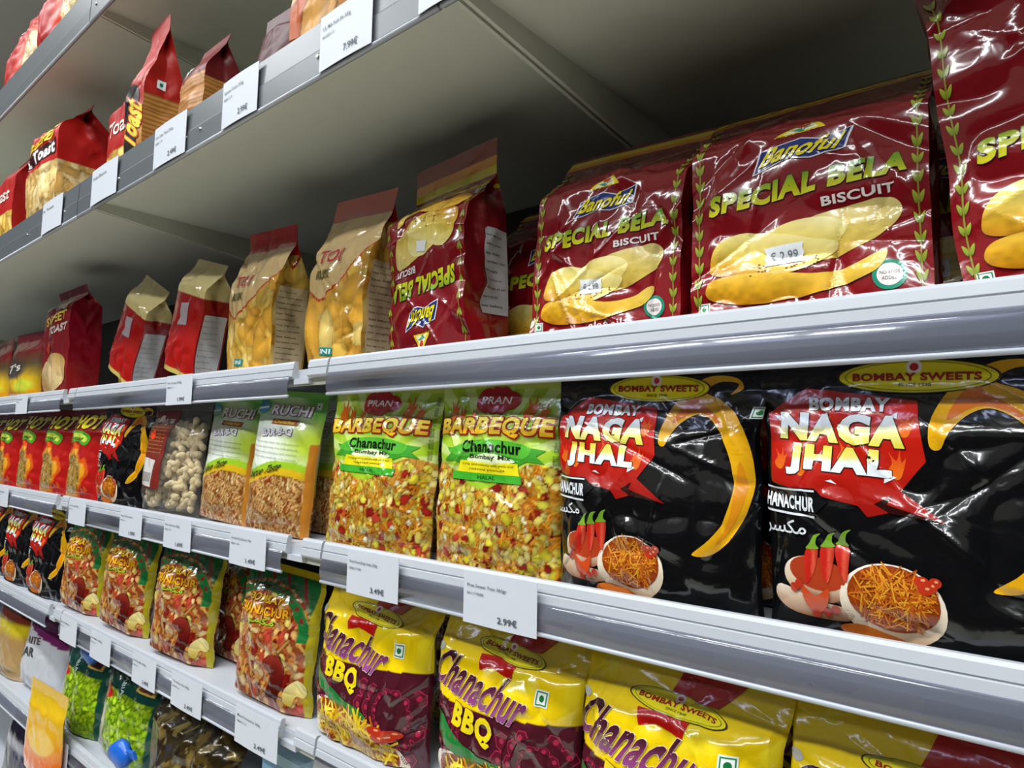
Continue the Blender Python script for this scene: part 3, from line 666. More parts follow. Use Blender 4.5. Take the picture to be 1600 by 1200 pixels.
def design_barbeque(b):
    f = b.front; f.vgrad([(0, '#8aa82a'), (.5, '#9cc226'), (1, '#a6c430')])
    a = b.w/b.H; ang = np.arctan2((f.V-.52)/a, f.U-.5); ray = (np.sin(ang*22) > .1); f.put(ray & (f.V > .45), '#cfe08a', .85)
    f.ellipse(.5, .60, .33, .12, '#b8d84a', .4)
    edge = .50+.035*np.sin(f.U*9+1)-.05*np.exp(-((f.U-.45)/.25)**2)+.05*sm(.6, .95, f.U)
    f.mix(f.V < edge, '#c08a34', CHAN, 900, b.rng.randint(0, 999))
    f.rect(0, .955, 1, 1, '#c2cf5a')
    flames(b, 'flame_print', [(.10,.765,1.2), (.19,.77,.8), (.72,.78,1.3), (.82,.77,1.0), (.30,.78,.6)], .10, ('#e07a1a', '#c8481a'), 1)
    p = oval(.46, .885, .17, .075, 40); p = [(x+.012*math.cos(8*math.atan2(y-.885, x-.46)), y+.008*math.sin(8*math.atan2(y-.885, x-.46))) for x, y in p]
    b.poly('brand_badge', p, '#b3161c', 2); b.text('brand_badge', 'PRAN', (.34,.865,.57,.908), '#f0e0d8', 4, grow=.01)
    b.text('lettering', 'BARBEQUE', (.02,.675,.93,.785), grad_v(.68, '#f0ae1a', .78, '#f8e650'), 5, rot=1, grow=.045, outline='#a01216', og=.06, arc=.12)
    b.poly('ribbon', [(.10,.545),(.16,.585),(.11,.615),(.20,.612),(.26,.585),(.72,.60),(.80,.635),(.90,.625),(.84,.595),(.90,.56),(.78,.57),(.70,.545),(.28,.53),(.20,.548)], '#3f9a2c', 2)
    p = spline([(.15,.60),(.3,.655),(.5,.67),(.68,.66),(.80,.63),(.74,.58),(.5,.60),(.25,.575)], 4); b.poly('ribbon', p, '#57b436', 3)
    b.text('ribbon', 'Chanachur', (.26,.60,.72,.662), '#14200e', 5, grow=.032, arc=.1)
    b.poly('ribbon', spline([(.30,.56),(.48,.60),(.68,.565),(.5,.545)], 5), '#e3f0c0', 4); b.text('ribbon', 'Bombay Mix', (.33,.562,.65,.592), '#24301a', 6, grow=.015)
    b.poly('label_box', [(.22,.495),(.24,.555),(.70,.555),(.72,.495)], '#e6d81e', 4); b.text('label_box', 'Crisp and crunchy with peas and', (.27,.530,.67,.545), '#5a4a10', 6, grow=0); b.text('label_box', 'roasted peanuts', (.33,.507,.61,.522), '#5a4a10', 6, grow=0)
    b.poly('label_box', [(.18,.455),(.18,.495),(.74,.495),(.74,.455)], '#3fa52c', 5); b.text('label_box', 'HALAL', (.40,.465,.54,.485), '#1c4a14', 6, grow=.01)
    for i in range(6): b.text('side_text', 'peanut corn flour salt', (.93,.55+.065*i,.985,.605+.065*i), '#3c4a14', 4, rot=90, grow=0)

def design_ruchi(b, lines=True):
    f = b.front; f.vgrad([(0, '#5f9a3a'), (.55, '#7fb84a'), (1, '#4f9a38')])
    d = (f.U*.8+f.V*.7); f.put(sm(.35, .75, 1-abs(d-1.0)*2.2), '#cfe0b0', .7); f.ellipse(.35, .60, .62, .20, '#e9eee0', .5)
    f.ellipse(.95, .62, .35, .14, '#b8cf3a', .7)
    wv = .27+.13*np.sin(f.U*2.4); f.put((f.V < wv+.10), '#9ac22a'); f.put((f.V < wv+.05), '#d8b01e')
    f.mix(f.V < wv, '#8a4a1e', NOODLE, 420, b.rng.randint(0, 999))
    f.rect(.93, 0, 1, .62, '#bf7a26'); f.rect(0, .955, 1, 1, '#6fae4a')
    b.text('lettering', 'RUCHI', (.24,.815,.84,.895), '#e9e0e4', 5, grow=.03, outline='#8a3a50', og=.035)
    p = [(.30,.745),(.30,.785),(.72,.785),(.72,.745)]; b.poly('badge', p, '#9a4a1a', 2); b.text('badge', 'Chanachur', (.34,.752,.68,.779), '#f0c83a', 4)
    b.text('lettering', 'BAR-B-Q', (.20,.655,.68,.715), '#e6e0ea', 5, rot=5, grow=.04, outline='#5a4a66', og=.035)
    if lines:
        for i in range(4): b.text('lettering', 'hot and spicy snack mix with peanuts', (.08,.50+.035*i,.80,.515+.035*i), '#7a8a80', 4, grow=0)
    b.text('lettering', 'Unique Taste', (.03,.37,.62,.435), '#23401a', 5, rot=14, shear=.2, grow=.02)
    b.poly('badge', oval(.08, .87, .10, .05), '#3f8aa0', 2); b.poly('badge', [(.0,.85),(.16,.865),(.16,.88),(0,.865)], '#e6eef0', 3)
    veg_mark(b, .90, .90, .035)

def design_hot(b):
    f = b.front; f.vgrad([(0, '#b01a16'), (.6, '#a81a18'), (.8, '#7a1618'), (1, '#6a1418')])
    r = np.hypot((f.U-.30)/.36, (f.V-.24)/.24); n = noise2(f.U*9, f.V*10, 5)
    f.put((r+.5*(n-.5)) < 1.25, '#d8581a'); f.put((r+.4*(n-.5)) < 1.08, '#e09a2a')
    f.mix(r < .92, '#a87a30', [('stick', ['#c9a050','#b8863a','#d9b868'], .010, .0012, 4), ('oval', ['#7a5a20','#d8c07a'], .004, .003, 2)], 240, b.rng.randint(0, 999))
    b.text('lettering', 'HOT', (.08,.74,.80,.92), '#e0d21c', 5, rot=2, grow=.06, outline='#3a1208', og=.03, shear=.1)
    p = spline([(.02,.57),(.02,.69),(.40,.715),(.66,.67),(.60,.565),(.35,.60)], 5); b.poly('label_patch', p, '#4fa02a', 2)
    p = spline([(.05,.60),(.06,.67),(.38,.69),(.60,.65),(.56,.60),(.35,.625)], 5); b.poly('label_patch', p, '#c4d84a', 3); b.text('label_patch', 'Chanachur', (.10,.615,.52,.66), '#2c4a14', 5)

def design_yellow(b):
    f = b.front; f.fill('#f0cd0e')
    a = b.w/b.H
    f.put(f.V < .475-.02*np.sin(f.U*5), '#4a1622')
    f.rect(0, .93, 1, 1, '#ecc812')
    n = (noise2(f.U*7, f.V*7/a, 8) > .62) & (f.V > .5) & (f.V < .93); f.put(n, '#e8d42a', .6)
    # pink mandalas on the plum ground
    for mi, (mu, mv, rr_) in enumerate(((.80,.28,.30), (.10,.36,.18))):
        for k, (r0, n_) in enumerate(((1.0, 16), (.72, 12), (.45, 10))):
            for i in range(n_):
                t = 2*math.pi*i/n_; L = rr_*r0; wd = L*math.pi/n_
                pt = lambda q, o: (mu+(L*q)*math.cos(t)-o*wd*math.sin(t), mv+((L*q)*math.sin(t)+o*wd*math.cos(t))*a)
                P = [pt(.76,-.8), pt(.9,-.75), pt(1.0,0), pt(.9,.75), pt(.76,.8)]; Q = [pt(.755,-.70), pt(.895,-.66), pt(.978,0), pt(.895,.66), pt(.755,.70)]
                if max(p_[1] for p_ in P) > .455 or max(p_[0] for p_ in P) > .995 or min(p_[0] for p_ in P) < .005: continue
                b.poly('mandala_print#%d' % mi, P, '#b02a4a', 1); b.poly('mandala_print#%d' % mi, Q, '#5e1728', 2)
                b.poly('mandala_print#%d' % mi, oval(*pt(.84, 0), wd*.26, wd*.26*a, 8), '#a82846', 3)
    b.poly('green_swoosh', spline([(.02,.40),(.18,.34),(.36,.27),(.54,.255),(.62,.215),(.40,.20),(.20,.24),(.04,.32)], 5), '#1f7a34', 3)
    bowl(b, .45, .07, .46, .17, 9, rot=-.15, pal=('#e6c62a','#d9b01e','#efd84a','#c9981a','#b8561a'))
    b.text('lettering', 'Chanachur', (.02,.475,.72,.665), grad_n([(0,.47),(0,.67)], [(0, '#9a4a88'), (.35, '#7a3458'), (.6, '#4a1e2c'), (1, '#3a161e')]), 6, rot=-8, shear=.14, grow=.028, outline='#efe2d0', og=.011)
    b.text('lettering', 'BBQ', (.20,.325,.50,.455), '#e6d01a', 7, rot=-8, grow=.05, outline='#6a1a20', og=.02)
    b.poly('red_ribbon', [(.46,.80),(.52,.965),(.84,.965),(.70,.80)], '#b3120e', 2)
    b.poly('red_ribbon', [(.34,.725),(.36,.645),(.44,.665),(.58,.635),(.60,.72)], '#b8140e', 2)
    badge_oval(b, .52, .765, .25, .055, rot=-6)
    veg_mark(b, .80, .60, .04)
    b.poly('round_mark', oval(.03, .70, .03, .03*a), '#b9b9b0', 2)

def design_green(b):
    f = b.front; f.fill('#8a3a1e')
    f.mix(f.V > -1, '#8f4420', REDMIX, 520, b.rng.randint(0, 999))
    r = np.hypot((f.U-.40)/.62, (f.V-.52)/.36)
    f.put((r > .98) & (f.V > .52), '#1c6030'); st = (np.sin(f.U*30+f.V*18) > .80) & (r > 1.0) & (f.V > .52); f.put(st, '#7a1c1c')
    f.put((r > .74) & (r < .92) & (f.V > .50), '#186a30'); f.put((r > .79) & (r < .87) & (f.V > .58) & (np.sin(np.arctan2(f.V-.52, f.U-.40)*30) > .35), '#7a2622')
    f.rect(0, .95, 1, 1, '#b8a21c'); f.rect(.94, 0, 1, 1, '#a89a1e')
    b.text('lettering', 'BOMBAY', (.18,.70,.62,.755), '#e6b81e', 5, rot=3, grow=.03, outline='#9a2a14', og=.03)
    b.text('lettering', 'CHANACHUR', (.08,.615,.72,.68), '#e2a81a', 5, rot=3, grow=.03, outline='#9a2a14', og=.03)
    b.text('lettering', '\ufeae\ufeb4\ufedc\ufee3', (.28,.545,.56,.60), '#a6cf2a', 5, outline='#2a4a10', og=.03)
    p = spline([(.52,.30),(.58,.37),(.70,.36),(.76,.27),(.74,.15),(.66,.08),(.56,.09),(.60,.17),(.60,.23)], 5); b.poly('bean_picture', p, grad_n(p, [(0, '#3a0c0a'), (.6, '#5e1410'), (1, '#8a2c20')]), 2)
    p = spline([(.78,.16),(.88,.24),(.97,.20),(.95,.13),(.88,.13),(.84,.06),(.78,.08)], 5); b.poly('cashew_picture', p, grad_n(p, [(0, '#c9a83a'), (1, '#eadf9a')]), 2)
def side_lines(b, u0, v0, u1, v1, bg, n, col='#3a342c', part='ingredients_label'):
    p = [(u0,v0),(u0,v1-.012),(u0+.04,v1),(u1,v1),(u1,v0)]; b.poly(part, p, bg, 2, 'side')
    rr = random.Random(n)
    words = ['flour sugar oil salt', 'keep in a dry place', 'best before', 'ingredients wheat', 'net weight', 'store away from sun']
    for i in range(n):
        v = v1-(i+1)*(v1-v0)/(n+1); k = rr.uniform(.6, .92)
        b.text(part, words[i % 6], (u0+.05*(u1-u0), v-.006, u0+(u1-u0)*k, v+.006), col, 4, grow=0.004, surf='side')
TOAST = [('oval', ['#e6b94e','#ecca70','#dfa53a'], .032, .017, 4), ('oval', ['#d99a34','#e0ae4a'], .02, .007, 1.5)]
def design_toast(b, word):
    """yellow rusk bag: cream print on the upper front, rusks below and on the sides"""
    f = b.front; f.mix(f.V > -1, '#cf9a3c', TOAST, 90, b.rng.randint(0, 999), .84)
    s_ = b.side; s_.mix(s_.V > -1, '#cf9a3c', TOAST, 60, b.rng.randint(0, 999), .84)
    curve = .36+.42*abs(f.U-.22)**1.3; f.put(f.V > curve, '#d6b884', .85); f.put((f.V > curve-.014) & (f.V < curve), '#b81a14')
    f.rect(0, .86, 1, 1, '#b01c16'); s_.rect(0, .80, 1, 1, '#b01c16'); s_.put((abs(s_.V-.70-.2*abs(s_.U-.5)) < .012), '#b01a14')
    b.text('lettering', word, (.12,.56,.52,.65), '#b5281e', 4, grow=.04, outline='#efe0c0', og=.03)
    b.text('lettering', 'RUSK', (.14,.47,.42,.525), '#5a5a22', 4, grow=.03)
    b.poly('badge', [(.30,.04),(.30,.085),(.52,.085),(.52,.04)], '#1f8a80', 2); b.text('badge', 'INI', (.34,.05,.48,.076), '#e6efe9', 4)
    side_lines(b, .10, .03, .95, .56, '#cdb890', 14)
def design_red_cream(b):
    for f in (b.front, b.side):
        f.vgrad([(0, '#b81c16'), (.5, '#a01816'), (1, '#7a1616')]); f.rect(0, .66, 1, 1, '#cdbb7e'); f.rect(0, .0, 1, .04, '#cdb860')
    b.poly('window_print', [(.34,.40),(.36,.58),(.62,.60),(.64,.42)], '#a89aa0', 2)
    side_lines(b, .06, .02, .94, .54, '#cfccc9', 10, '#8a8684')
def design_crimson(b):
    f = b.front; f.vgrad([(0, '#8a2a1a'), (.35, '#a8242a'), (1, '#9a1c24')]); b.side.vgrad([(0, '#a8142a'), (1, '#98122a')])
    b.poly('brand_badge', spline([(.12,.74),(.15,.86),(.55,.88),(.88,.83),(.85,.72),(.5,.76)], 5), '#c9c4cc', 2); b.text('brand_badge', 'Bakers', (.25,.77,.75,.83), '#4a5a8a', 4)
    b.text('lettering', 'SWEET', (.12,.62,.90,.70), '#e0c24a', 4, rot=3, grow=.04, outline='#5a1a10', og=.03)
    b.text('lettering', 'TOAST', (.30,.53,.95,.60), '#e6dcd4', 4, rot=3, grow=.04)
    p = spline([(.08,.10),(.10,.24),(.30,.33),(.62,.36),(.90,.30),(.92,.14),(.60,.04),(.25,.03)], 5); b.poly('biscuit_picture', p, grad_n(p, [(0, '#b98a4a'), (.5, '#dcc08a'), (1, '#cfa35a')], 70, .5), 2)
    b.poly('price_dot', oval(.30, .42, .08, .08*b.w/b.H), '#e8401a', 3)
def design_btoast(b):
    f = b.front; f.fill('#b01a16'); f.mix(f.V < .42, '#c99a4a', [('stick', ['#e9cf94','#e3c07a','#d8aa5c'], .030, .010, 3)], 80, 4, .8)
    s_ = b.side; s_.fill('#a81814'); s_.mix(s_.V < .42, '#c99a4a', [('stick', ['#e9cf94','#e3c07a','#d8aa5c'], .030, .010, 3)], 90, 6, .8); f.rect(0, .88, 1, 1, '#8a1a14'); s_.rect(0,.88,1,1,'#8a1a14')
    b.text('lettering', 'Banoful', (.08,.58,.92,.66), '#e0c61a', 4, rot=4, shear=.2, grow=.035)
    b.poly('lettering', [(.04,.45),(.04,.56),(.97,.58),(.97,.47)], '#3a1210', 1)
    b.text('lettering', 'B. Toast', (.12,.465,.95,.56), '#e6e6e2', 4, rot=3, grow=.045)
    b.poly('emblem', [(.45,.68),(.53,.74),(.62,.74),(.68,.68)], '#2f8a6a', 2); b.poly('emblem', [(.50,.69),(.55,.73),(.60,.73),(.63,.69)], '#e0d87a', 3)
    side_lines(b, .62, .02, .98, .36, '#b7b0ac', 9, '#7a7672')
def design_stripe(b, dark):
    """tall tapering red bag with a coppery striped lower half"""
    f = b.front; f.fill('#6a1414' if dark else '#a01c14'); s_ = b.side; s_.fill('#5e1214' if dark else '#a82018')
    s_.rect(0, 0, 1, .42, '#b9803e'); s_.put((np.sin(s_.V*230) > .45) & (s_.V < .42), '#8a5626')
    f.rect(0, 0, 1, .2, '#b9803e')
    if dark:
        f.rect(0, 0, 1, .46, '#b9803e'); f.put((np.sin(f.V*150) > .45) & (f.V < .46), '#8a5626'); veg_mark(b, .35, .58, .07, '#12403a'); return
    b.poly('lettering', spline([(.15,.06),(.10,.30),(.25,.47),(.60,.50),(.85,.40),(.80,.16),(.55,.03)], 5), '#1c1410', 2)
    b.text('lettering', 'Toast', (.10,.10,.92,.42), '#e0d24a', 4, rot=62, grow=.04, outline='#c9481a', og=.05)
    a = b.d/b.H
    b.poly('vegetarian_mark', [(.30,.47),(.30,.53),(.54,.53),(.54,.47)], '#e4e8e6', 2, 'side'); b.poly('vegetarian_mark', oval(.42, .50, .05, .05*a, 12), '#1f7a5a', 3, 'side')
def design_plain_red(b):
    f = b.front; f.vgrad([(0, '#b8201a'), (1, '#961a18')]); f.mix(f.V < .30, '#b88a4a', TOAST, 50, 3)
    b.side.vgrad([(0, '#a81c18'), (1, '#8a1818')]); b.text('lettering', 'Toast', (.12,.42,.88,.54), '#e6dcd0', 3)
def design_orange_bun(b):
    f = b.front; f.fill('#8a2a16'); f.mix(f.V < .85, '#b8561c', [('oval', ['#e6a850','#efc88a','#dc8a34'], .036, .024, 3)], 26, 8)
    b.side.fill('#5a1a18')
def design_orange_red(b):
    f = b.front; f.fill('#a51408'); f.ellipse(.76, .36, .24, .30, '#cf3d12', .3)
    f.mix(np.hypot((f.U-.80)/.17, (f.V-.36)/.24) < 1, '#dcc694', [('oval', ['#e9dcb4','#d2b87a','#e2cf9c'], .005, .0022, 3)], 260, 2)
    b.text('lettering', 'Muri', (.10,.74,.66,.90), '#efe6e0', 4, rot=6, grow=.05, outline='#7a1410', og=.03)
def design_lime(b):
    f = b.front; f.vgrad([(0, '#123a34'), (1, '#16423a')]); f.mix((f.V < .62) & (f.U > .22), '#5f8a14', [('oval', ['#9ac21e','#b2d42a','#84a818'], .0075, .0055, 3)], 210, b.rng.randint(0, 999))
    f.rect(0, 0, .22, .45, '#b9b4a4'); f.ellipse(.12, .56, .18, .06, '#b02a22'); f.rect(.93, 0, 1, .66, '#12483a')
    b.text('lettering', 'TO DABIA', (.22,.745,.58,.80), '#c9d6d0', 4, rot=-68, grow=.01)
    b.poly('picture_frame', [(.64,.70),(.64,.84),(.92,.84),(.92,.70)], '#c9a24a', 2); b.poly('picture_frame', [(.68,.72),(.68,.82),(.88,.82),(.88,.72)], '#5a2a16', 3)
def design_white_plum(b):
    f = b.front; f.fill('#c4c6cc'); f.put(f.V > .62-.12*(f.U-.4), '#6a2458'); f.rect(0, .3, .12, .75, '#9aa0a4')
    b.text('lettering', 'JAR', (.05,.30,.45,.44), '#23262a', 4, rot=10, grow=.03); b.text('lettering', 'RITE', (.16,.50,.52,.58), '#5a3a34', 4, rot=10)
def design_orange_pouch(b):
    f = b.front; f.vgrad([(0, '#c8301a'), (.25, '#e0701a'), (.5, '#e0a41e'), (.8, '#dcb41e'), (1, '#d8a81c')]); f.ellipse(.55, .42, .35, .14, '#e4b84a')
def design_amber(b):
    f = b.front; f.vgrad([(0, '#e08a1c'), (.3, '#e0b81e'), (.5, '#6a5a40'), (.7, '#8f2026'), (1, '#7a1a20')])
    f.ellipse(.4, .42, .36, .12, '#4a4440', .3); f.ellipse(.7, .2, .24, .09, '#c9cf3a', .3)
    b.text('lettering', "17's", (.10,.38,.66,.50), '#e6e0d4', 3, rot=6, grow=.03)
def design_brown(b):
    f = b.front; f.vgrad([(0, '#3a2c14'), (.5, '#5a4620'), (1, '#2a2620')]); f.mix(f.V > -1, '#3a2e18', [('oval', ['#6a5426','#4a3a1a','#8a743a','#2a2418'], .022, .008, 3), ('stick', ['#9a8a52'], .02, .0015, 1)], 90, 5)
def design_snackred(b):
    f = b.front; f.vgrad([(0, '#b89a6a'), (.45, '#a8824e'), (.55, '#c9b41e'), (.62, '#c9b41e'), (.66, '#6a2a1c'), (1, '#5a2018')])

# ------------------------------------------------------------------ the goods
ROW = {'s0': 'bags on the topmost shelf', 's1': 'bags on the upper grey shelf', 's2': 'biscuit and rusk bags on the eye level shelf', 's3': 'snack bags on the middle shelf', 's4': 'snack bags on the lower shelf', 's5': 'bags on the fifth shelf', 's6': 'bags on the lowest shelf'}
def shift(x, y): return x+0.9*y*(x-0.8)/0.555        # pixels were read at the shelf edge; the bag's edges stand this far behind it
def settle(e, shelf):
    """stand the bag on its board, clear of the shelf's front lip"""
    m = e.matrix_basis.to_3x3(); m = np.array(m); P = []
    for ch in e.children:
        if ch.name.split('.')[0] in ('pouch', 'top_seal'):
            co = np.empty(len(ch.data.vertices)*3, dtype=np.float32); ch.data.vertices.foreach_get('co', co); P.append(co.reshape(-1, 3)@m.T)
    P = np.concatenate(P); lo = P[:, 2].min(); e.location.z = BOARD[shelf]+0.0006-lo
    low = P[P[:, 2] < lo+0.016][:, 1].min(); ymin = (Y1+0.0045) if shelf in ('s0', 's1') else 0.0072
    e.location.y = max(e.location.y, ymin-low)
    return e
def put(b, name, label, shelf, xc, yf=0.010, rz=0, lean=0, tilt=0, cat='snack bag', lift=0.0):
    y0 = Y1 if shelf in ('s0', 's1') else 0.0
    if b.kind == 'pillow' and shelf in ('s3', 's4', 's5', 's6'): xc = shift(xc, yf+b.d/2)
    return settle(b.build(name, label, cat, ROW[shelf], (xc, y0+yf+b.d/2, BOARD[shelf]), rz, lean, tilt), shelf)
def again(o, label, shelf, xc, yf, d, rz=0, lean=0, tilt=0, lift=0.0):
    y0 = Y1 if shelf in ('s0', 's1') else 0.0
    if shelf in ('s3', 's4', 's5', 's6'): xc = shift(xc, yf+d/2)
    return settle(dup(o, label, ROW[shelf], (xc, y0+yf+d/2, BOARD[shelf]), (R(lean), R(tilt), R(rz))), shelf)

# --- eye level shelf: maroon biscuit bags of the near bay
B = Bag(.198, .268, .085, 'gusset', roof=.05, fin=.035, back=-.02, fold=-.5, seed=11, cell=.0017, crease=26, camp=.0040, amp=.0065, vk=1.13)
design_maroon(B, stick=False, bands=False); B.front.rect(0, 1.0, 1, 1.07, '#d8c714')
put(B, 'biscuit_bag', 'large maroon biscuit bag cut off by the picture edge, leaf vine down its near corner', 's2', .832, .004, 2, 0, -5, 'biscuit bag')
B = Bag(.198, .215, .085, 'gusset', roof=.055, fin=.03, back=.03, fold=.9, seed=23, cell=.0016, crease=26, camp=.0038, amp=.0060)
design_maroon(B, rot=2); ban = put(B, 'biscuit_bag', 'maroon biscuit bag with a white price sticker on its biscuit picture, broad front shown whole', 's2', .623, .012, 3, -3, 0, 'biscuit bag')
B = Bag(.178, .212, .085, 'gusset', roof=.055, fin=.03, back=.025, fold=.7, seed=38, cell=.0016, crease=28, camp=.0040, amp=.0065)
design_maroon(B, rot=-4); put(B, 'biscuit_bag', 'creased maroon biscuit bag with a slanting price sticker, next to the upside down one', 's2', .428, .012, 4, -3, 1, 'biscuit bag')
B = Bag(.158, .226, .085, 'gusset', roof=.045, fin=.05, back=.012, fold=.05, seed=41, cell=.0017, crease=26, camp=.0040, amp=.0060, flip=(.635, .82))
design_maroon(B, stick=False)
rw = np.repeat(np.linspace(0, 1, B.nv+1)[:, None], B.nu+1, 1); B.front.put(rw > .80, '#7a141c'); B.front.put((rw > .83) & (rw < .875), '#d6c618'); B.front.put((rw >= .875) & (rw < .92), '#d08a16')
B.poly('price_sticker', [(.46,.235),(.47,.275),(.58,.268),(.57,.23)], '#e4e6e8', 6)
side_lines(B, .45, .16, .98, .52, '#c9c9c6', 9)
put(B, 'biscuit_bag', 'maroon biscuit bag standing upside down with a white nutrition label on its side', 's2', .178, .010, -3, 0, -2, 'biscuit bag')
again(ban, 'shadowed maroon biscuit bag behind the gap beside the upside down one', 's2', .285, .125, .085, 4)
again(ban, 'maroon biscuit bag standing behind the creased one', 's2', .50, .130, .085, -2, 0, 0)
again(ban, 'maroon biscuit bag standing behind the broad fronted one', 's2', .71, .130, .085, 3, 0, 0)

# --- eye level shelf: rusk bags of the middle bay
B = Bag(.155, .225, .075, 'gusset', roof=.07, fin=.028, back=.0, fold=.15, seed=51, cell=.0022, crease=18, camp=.004, amp=.005)
design_toast(B, 'TOI'); put(B, 'rusk_bag', 'yellow rusk bag with printed side next to the upside down maroon bag', 's2', -.022, .012, -3, 0, 5, 'rusk bag')
B = Bag(.165, .215, .075, 'gusset', roof=.06, fin=.032, back=.0, fold=-.1, seed=52, cell=.0022, crease=18, camp=.004, amp=.005)
design_toast(B, 'TOI'); put(B, 'rusk_bag', 'yellow rusk bag with a red top between another rusk bag and the leaning red ones', 's2', -.268, .012, -3, 0, 5, 'rusk bag')
B = Bag(.125, .205, .060, 'gusset', roof=.03, fin=.02, fold=.3, seed=53, cell=.0026, crease=12, camp=.003, amp=.004)
design_red_cream(B); rc = put(B, 'rusk_bag', 'red bag with a cream top leaning on the yellow rusk bags', 's2', -.520, .012, 0, 0, 16, 'rusk bag')
again(rc, 'red bag with a cream top leaning furthest over, beside the crimson bag', 's2', -.81, .012, .060, 2, 0, 26)
B = Bag(.21, .262, .085, 'gusset', roof=.03, fin=.025, fold=-.3, seed=54, cell=.003, crease=10, camp=.003, amp=.003, mat='foil')
design_crimson(B); put(B, 'toast_bag', 'shiny crimson foil bag with an orange dot sticker on its front', 's2', -1.235, .010, 0, 0, 0, 'toast bag')
B = Bag(.16, .19, .07, 'gusset', roof=.03, fin=.03, fold=.2, seed=55, cell=.004, crease=6)
design_plain_red(B); pr = put(B, 'rusk_bag', 'dull red bag in shade behind the leaning red and cream bags', 's2', -.98, .10, 0, 0, 4, 'rusk bag')
B = Bag(.22, .20, .07, 'pillow', seed=56, cell=.004)
design_amber(B); am = put(B, 'snack_bag', 'yellow and dark red snack bag at the far end beside the crimson bag', 's2', -1.56, .010, 4, 0, 0)
again(am, 'yellow and dark red snack bag at the very end of the eye level shelf', 's2', -1.83, .012, .07, -3)

# --- middle shelf, near bay
B = Bag(.225, .219, .05, 'pillow', fin=.022, seed=61, cell=.0016, crease=24, camp=.0026, amp=.0048, fat=4)
design_black(B); put(B, 'chanachur_bag', 'black snack bag with a red shield cut off by the picture edge', 's3', .703, .008, 0, -1.5, 0)
B = Bag(.222, .219, .05, 'pillow', fin=.022, seed=62, cell=.0016, crease=24, camp=.0026, amp=.0048, fat=4)
design_black(B); nj = put(B, 'chanachur_bag', 'black snack bag with a red shield standing against the lime green bag', 's3', .496, .008, 1, -1.5, 0)
B = Bag(.19, .219, .045, 'pillow', fin=.020, seed=63, cell=.0016, crease=22, camp=.0026, amp=.0045)
design_barbeque(B); bq = put(B, 'chanachur_bag', 'lime green snack mix bag touching the black bag', 's3', .307, .012, 3, -2, 2)
B = Bag(.215, .221, .045, 'pillow', fin=.020, seed=64, cell=.0016, crease=22, camp=.0026, amp=.0045)
design_barbeque(B); put(B, 'chanachur_bag', 'lime green snack mix bag at the start of the near bay', 's3', .106, .010, 3, -2, 2)
again(bq, 'lime green snack mix bag in the second row', 's3', .22, .085, .05, 0, -2)
again(nj, 'black snack bag in the second row', 's3', .60, .085, .05, 0, -2)

# --- middle shelf, middle bay
B = Bag(.165, .222, .045, 'pillow', fin=.02, seed=65, cell=.0022, crease=10, camp=.0015, amp=.002)
design_ruchi(B); ru = put(B, 'noodle_snack_bag', 'pale green noodle snack bag in front with an orange side strip', 's3', -.125, .012, 6, -3, 4)
again(ru, 'pale green noodle snack bag tucked behind its twin, touching the peanuts', 's3', -.285, .030, .045, 4, -3, 4)
again(ru, 'pale green noodle snack bag in shade beside the lime green bag', 's3', -.03, .075, .045, 0, -3, 2)
# clear bag of peanuts in their shells
B = Bag(.22, .215, .060, 'pillow', fin=.03, seed=66, cell=.005, crease=12, camp=.002, amp=.003, mat='wrap', fat=4.5)
B.front.fill('#efe9dc')
pts = [(.02,.20),(.02,.90),(.46,.93),(.50,.20)]
B.poly('paper_label', pts, '#7a2a22', 1); B.poly('paper_label', [(.05,.22),(.05,.46),(.36,.44),(.36,.21)], '#d2ccc6', 3)
for i in range(8): B.text('paper_label', 'roasted peanuts salt', (.08,.50+.033*i,.42,.515+.033*i), '#c9a23a', 3, grow=0)
B.text('paper_label', 'PEANUTS', (.09,.79,.42,.84), '#e0d8d0', 3)
for i in range(9): B.poly('paper_label', [(.08+.03*i,.25),(.08+.03*i,.33),(.092+.03*i,.33),(.092+.03*i,.25)], '#3a3634', 4)
B.poly('price_dot', oval(.20, .66, .045, .045*B.w/B.H), '#e8401a', 5)
pb = put(B, 'peanut_bag', 'clear bag of peanuts in their shells with a brown label', 's3', -.485, .010, 3, -3, 3)
def peanut_mesh():
    n, m = 8, 9; V = []; F = []
    for j in range(m):
        t = j/(m-1); x = (t-.5)*.030; r = .0070*math.sqrt(max(0, 1-(2*t-1)**4))*(1-.26*math.exp(-((t-.5)/.14)**2))
        for i in range(n):
            a = 2*math.pi*i/n; V.append((x, r*math.cos(a), r*math.sin(a)))
    for j in range(m-1):
        for i in range(n): F.append((j*n+i, j*n+(i+1) % n, (j+1)*n+(i+1) % n, (j+1)*n+i))
    return V, F
pv, pf = peanut_mesh(); nutmat = plain('peanut_shell', '#e2d0a8', 0.75, bump=0.5, bscale=260, var=0.16)
first = None; rr = random.Random(4)
for k in range(150):
    u = -1+2*((k*0.618) % 1.0); x = .088*u; z = .014+.160*(k/150)+rr.uniform(-.005, .005)
    th = .030*(1-abs(.95*u)**4.5)**.62*(1-.55*max(0, (z-.07)/.13)); y = rr.uniform(-1, .6)*max(0, th-.011)
    if first is None: o = first = mesh_obj('peanut', pv, pf, nutmat, pb, smooth=True)
    else: o = first.copy(); COL.objects.link(o); o.parent = pb
    o.location = (x, y, z); o.rotation_euler = (rr.uniform(-.4, .4), rr.uniform(0, 3.14), rr.uniform(-.12, .12))
again(nj, 'small looking black snack bag between the red noodle bag and the peanuts', 's3', -.71, .012, .05, 6, -2, 2)
B = Bag(.195, .215, .06, 'pillow', fin=.02, seed=68, cell=.0034, crease=10, camp=.003, amp=.004)
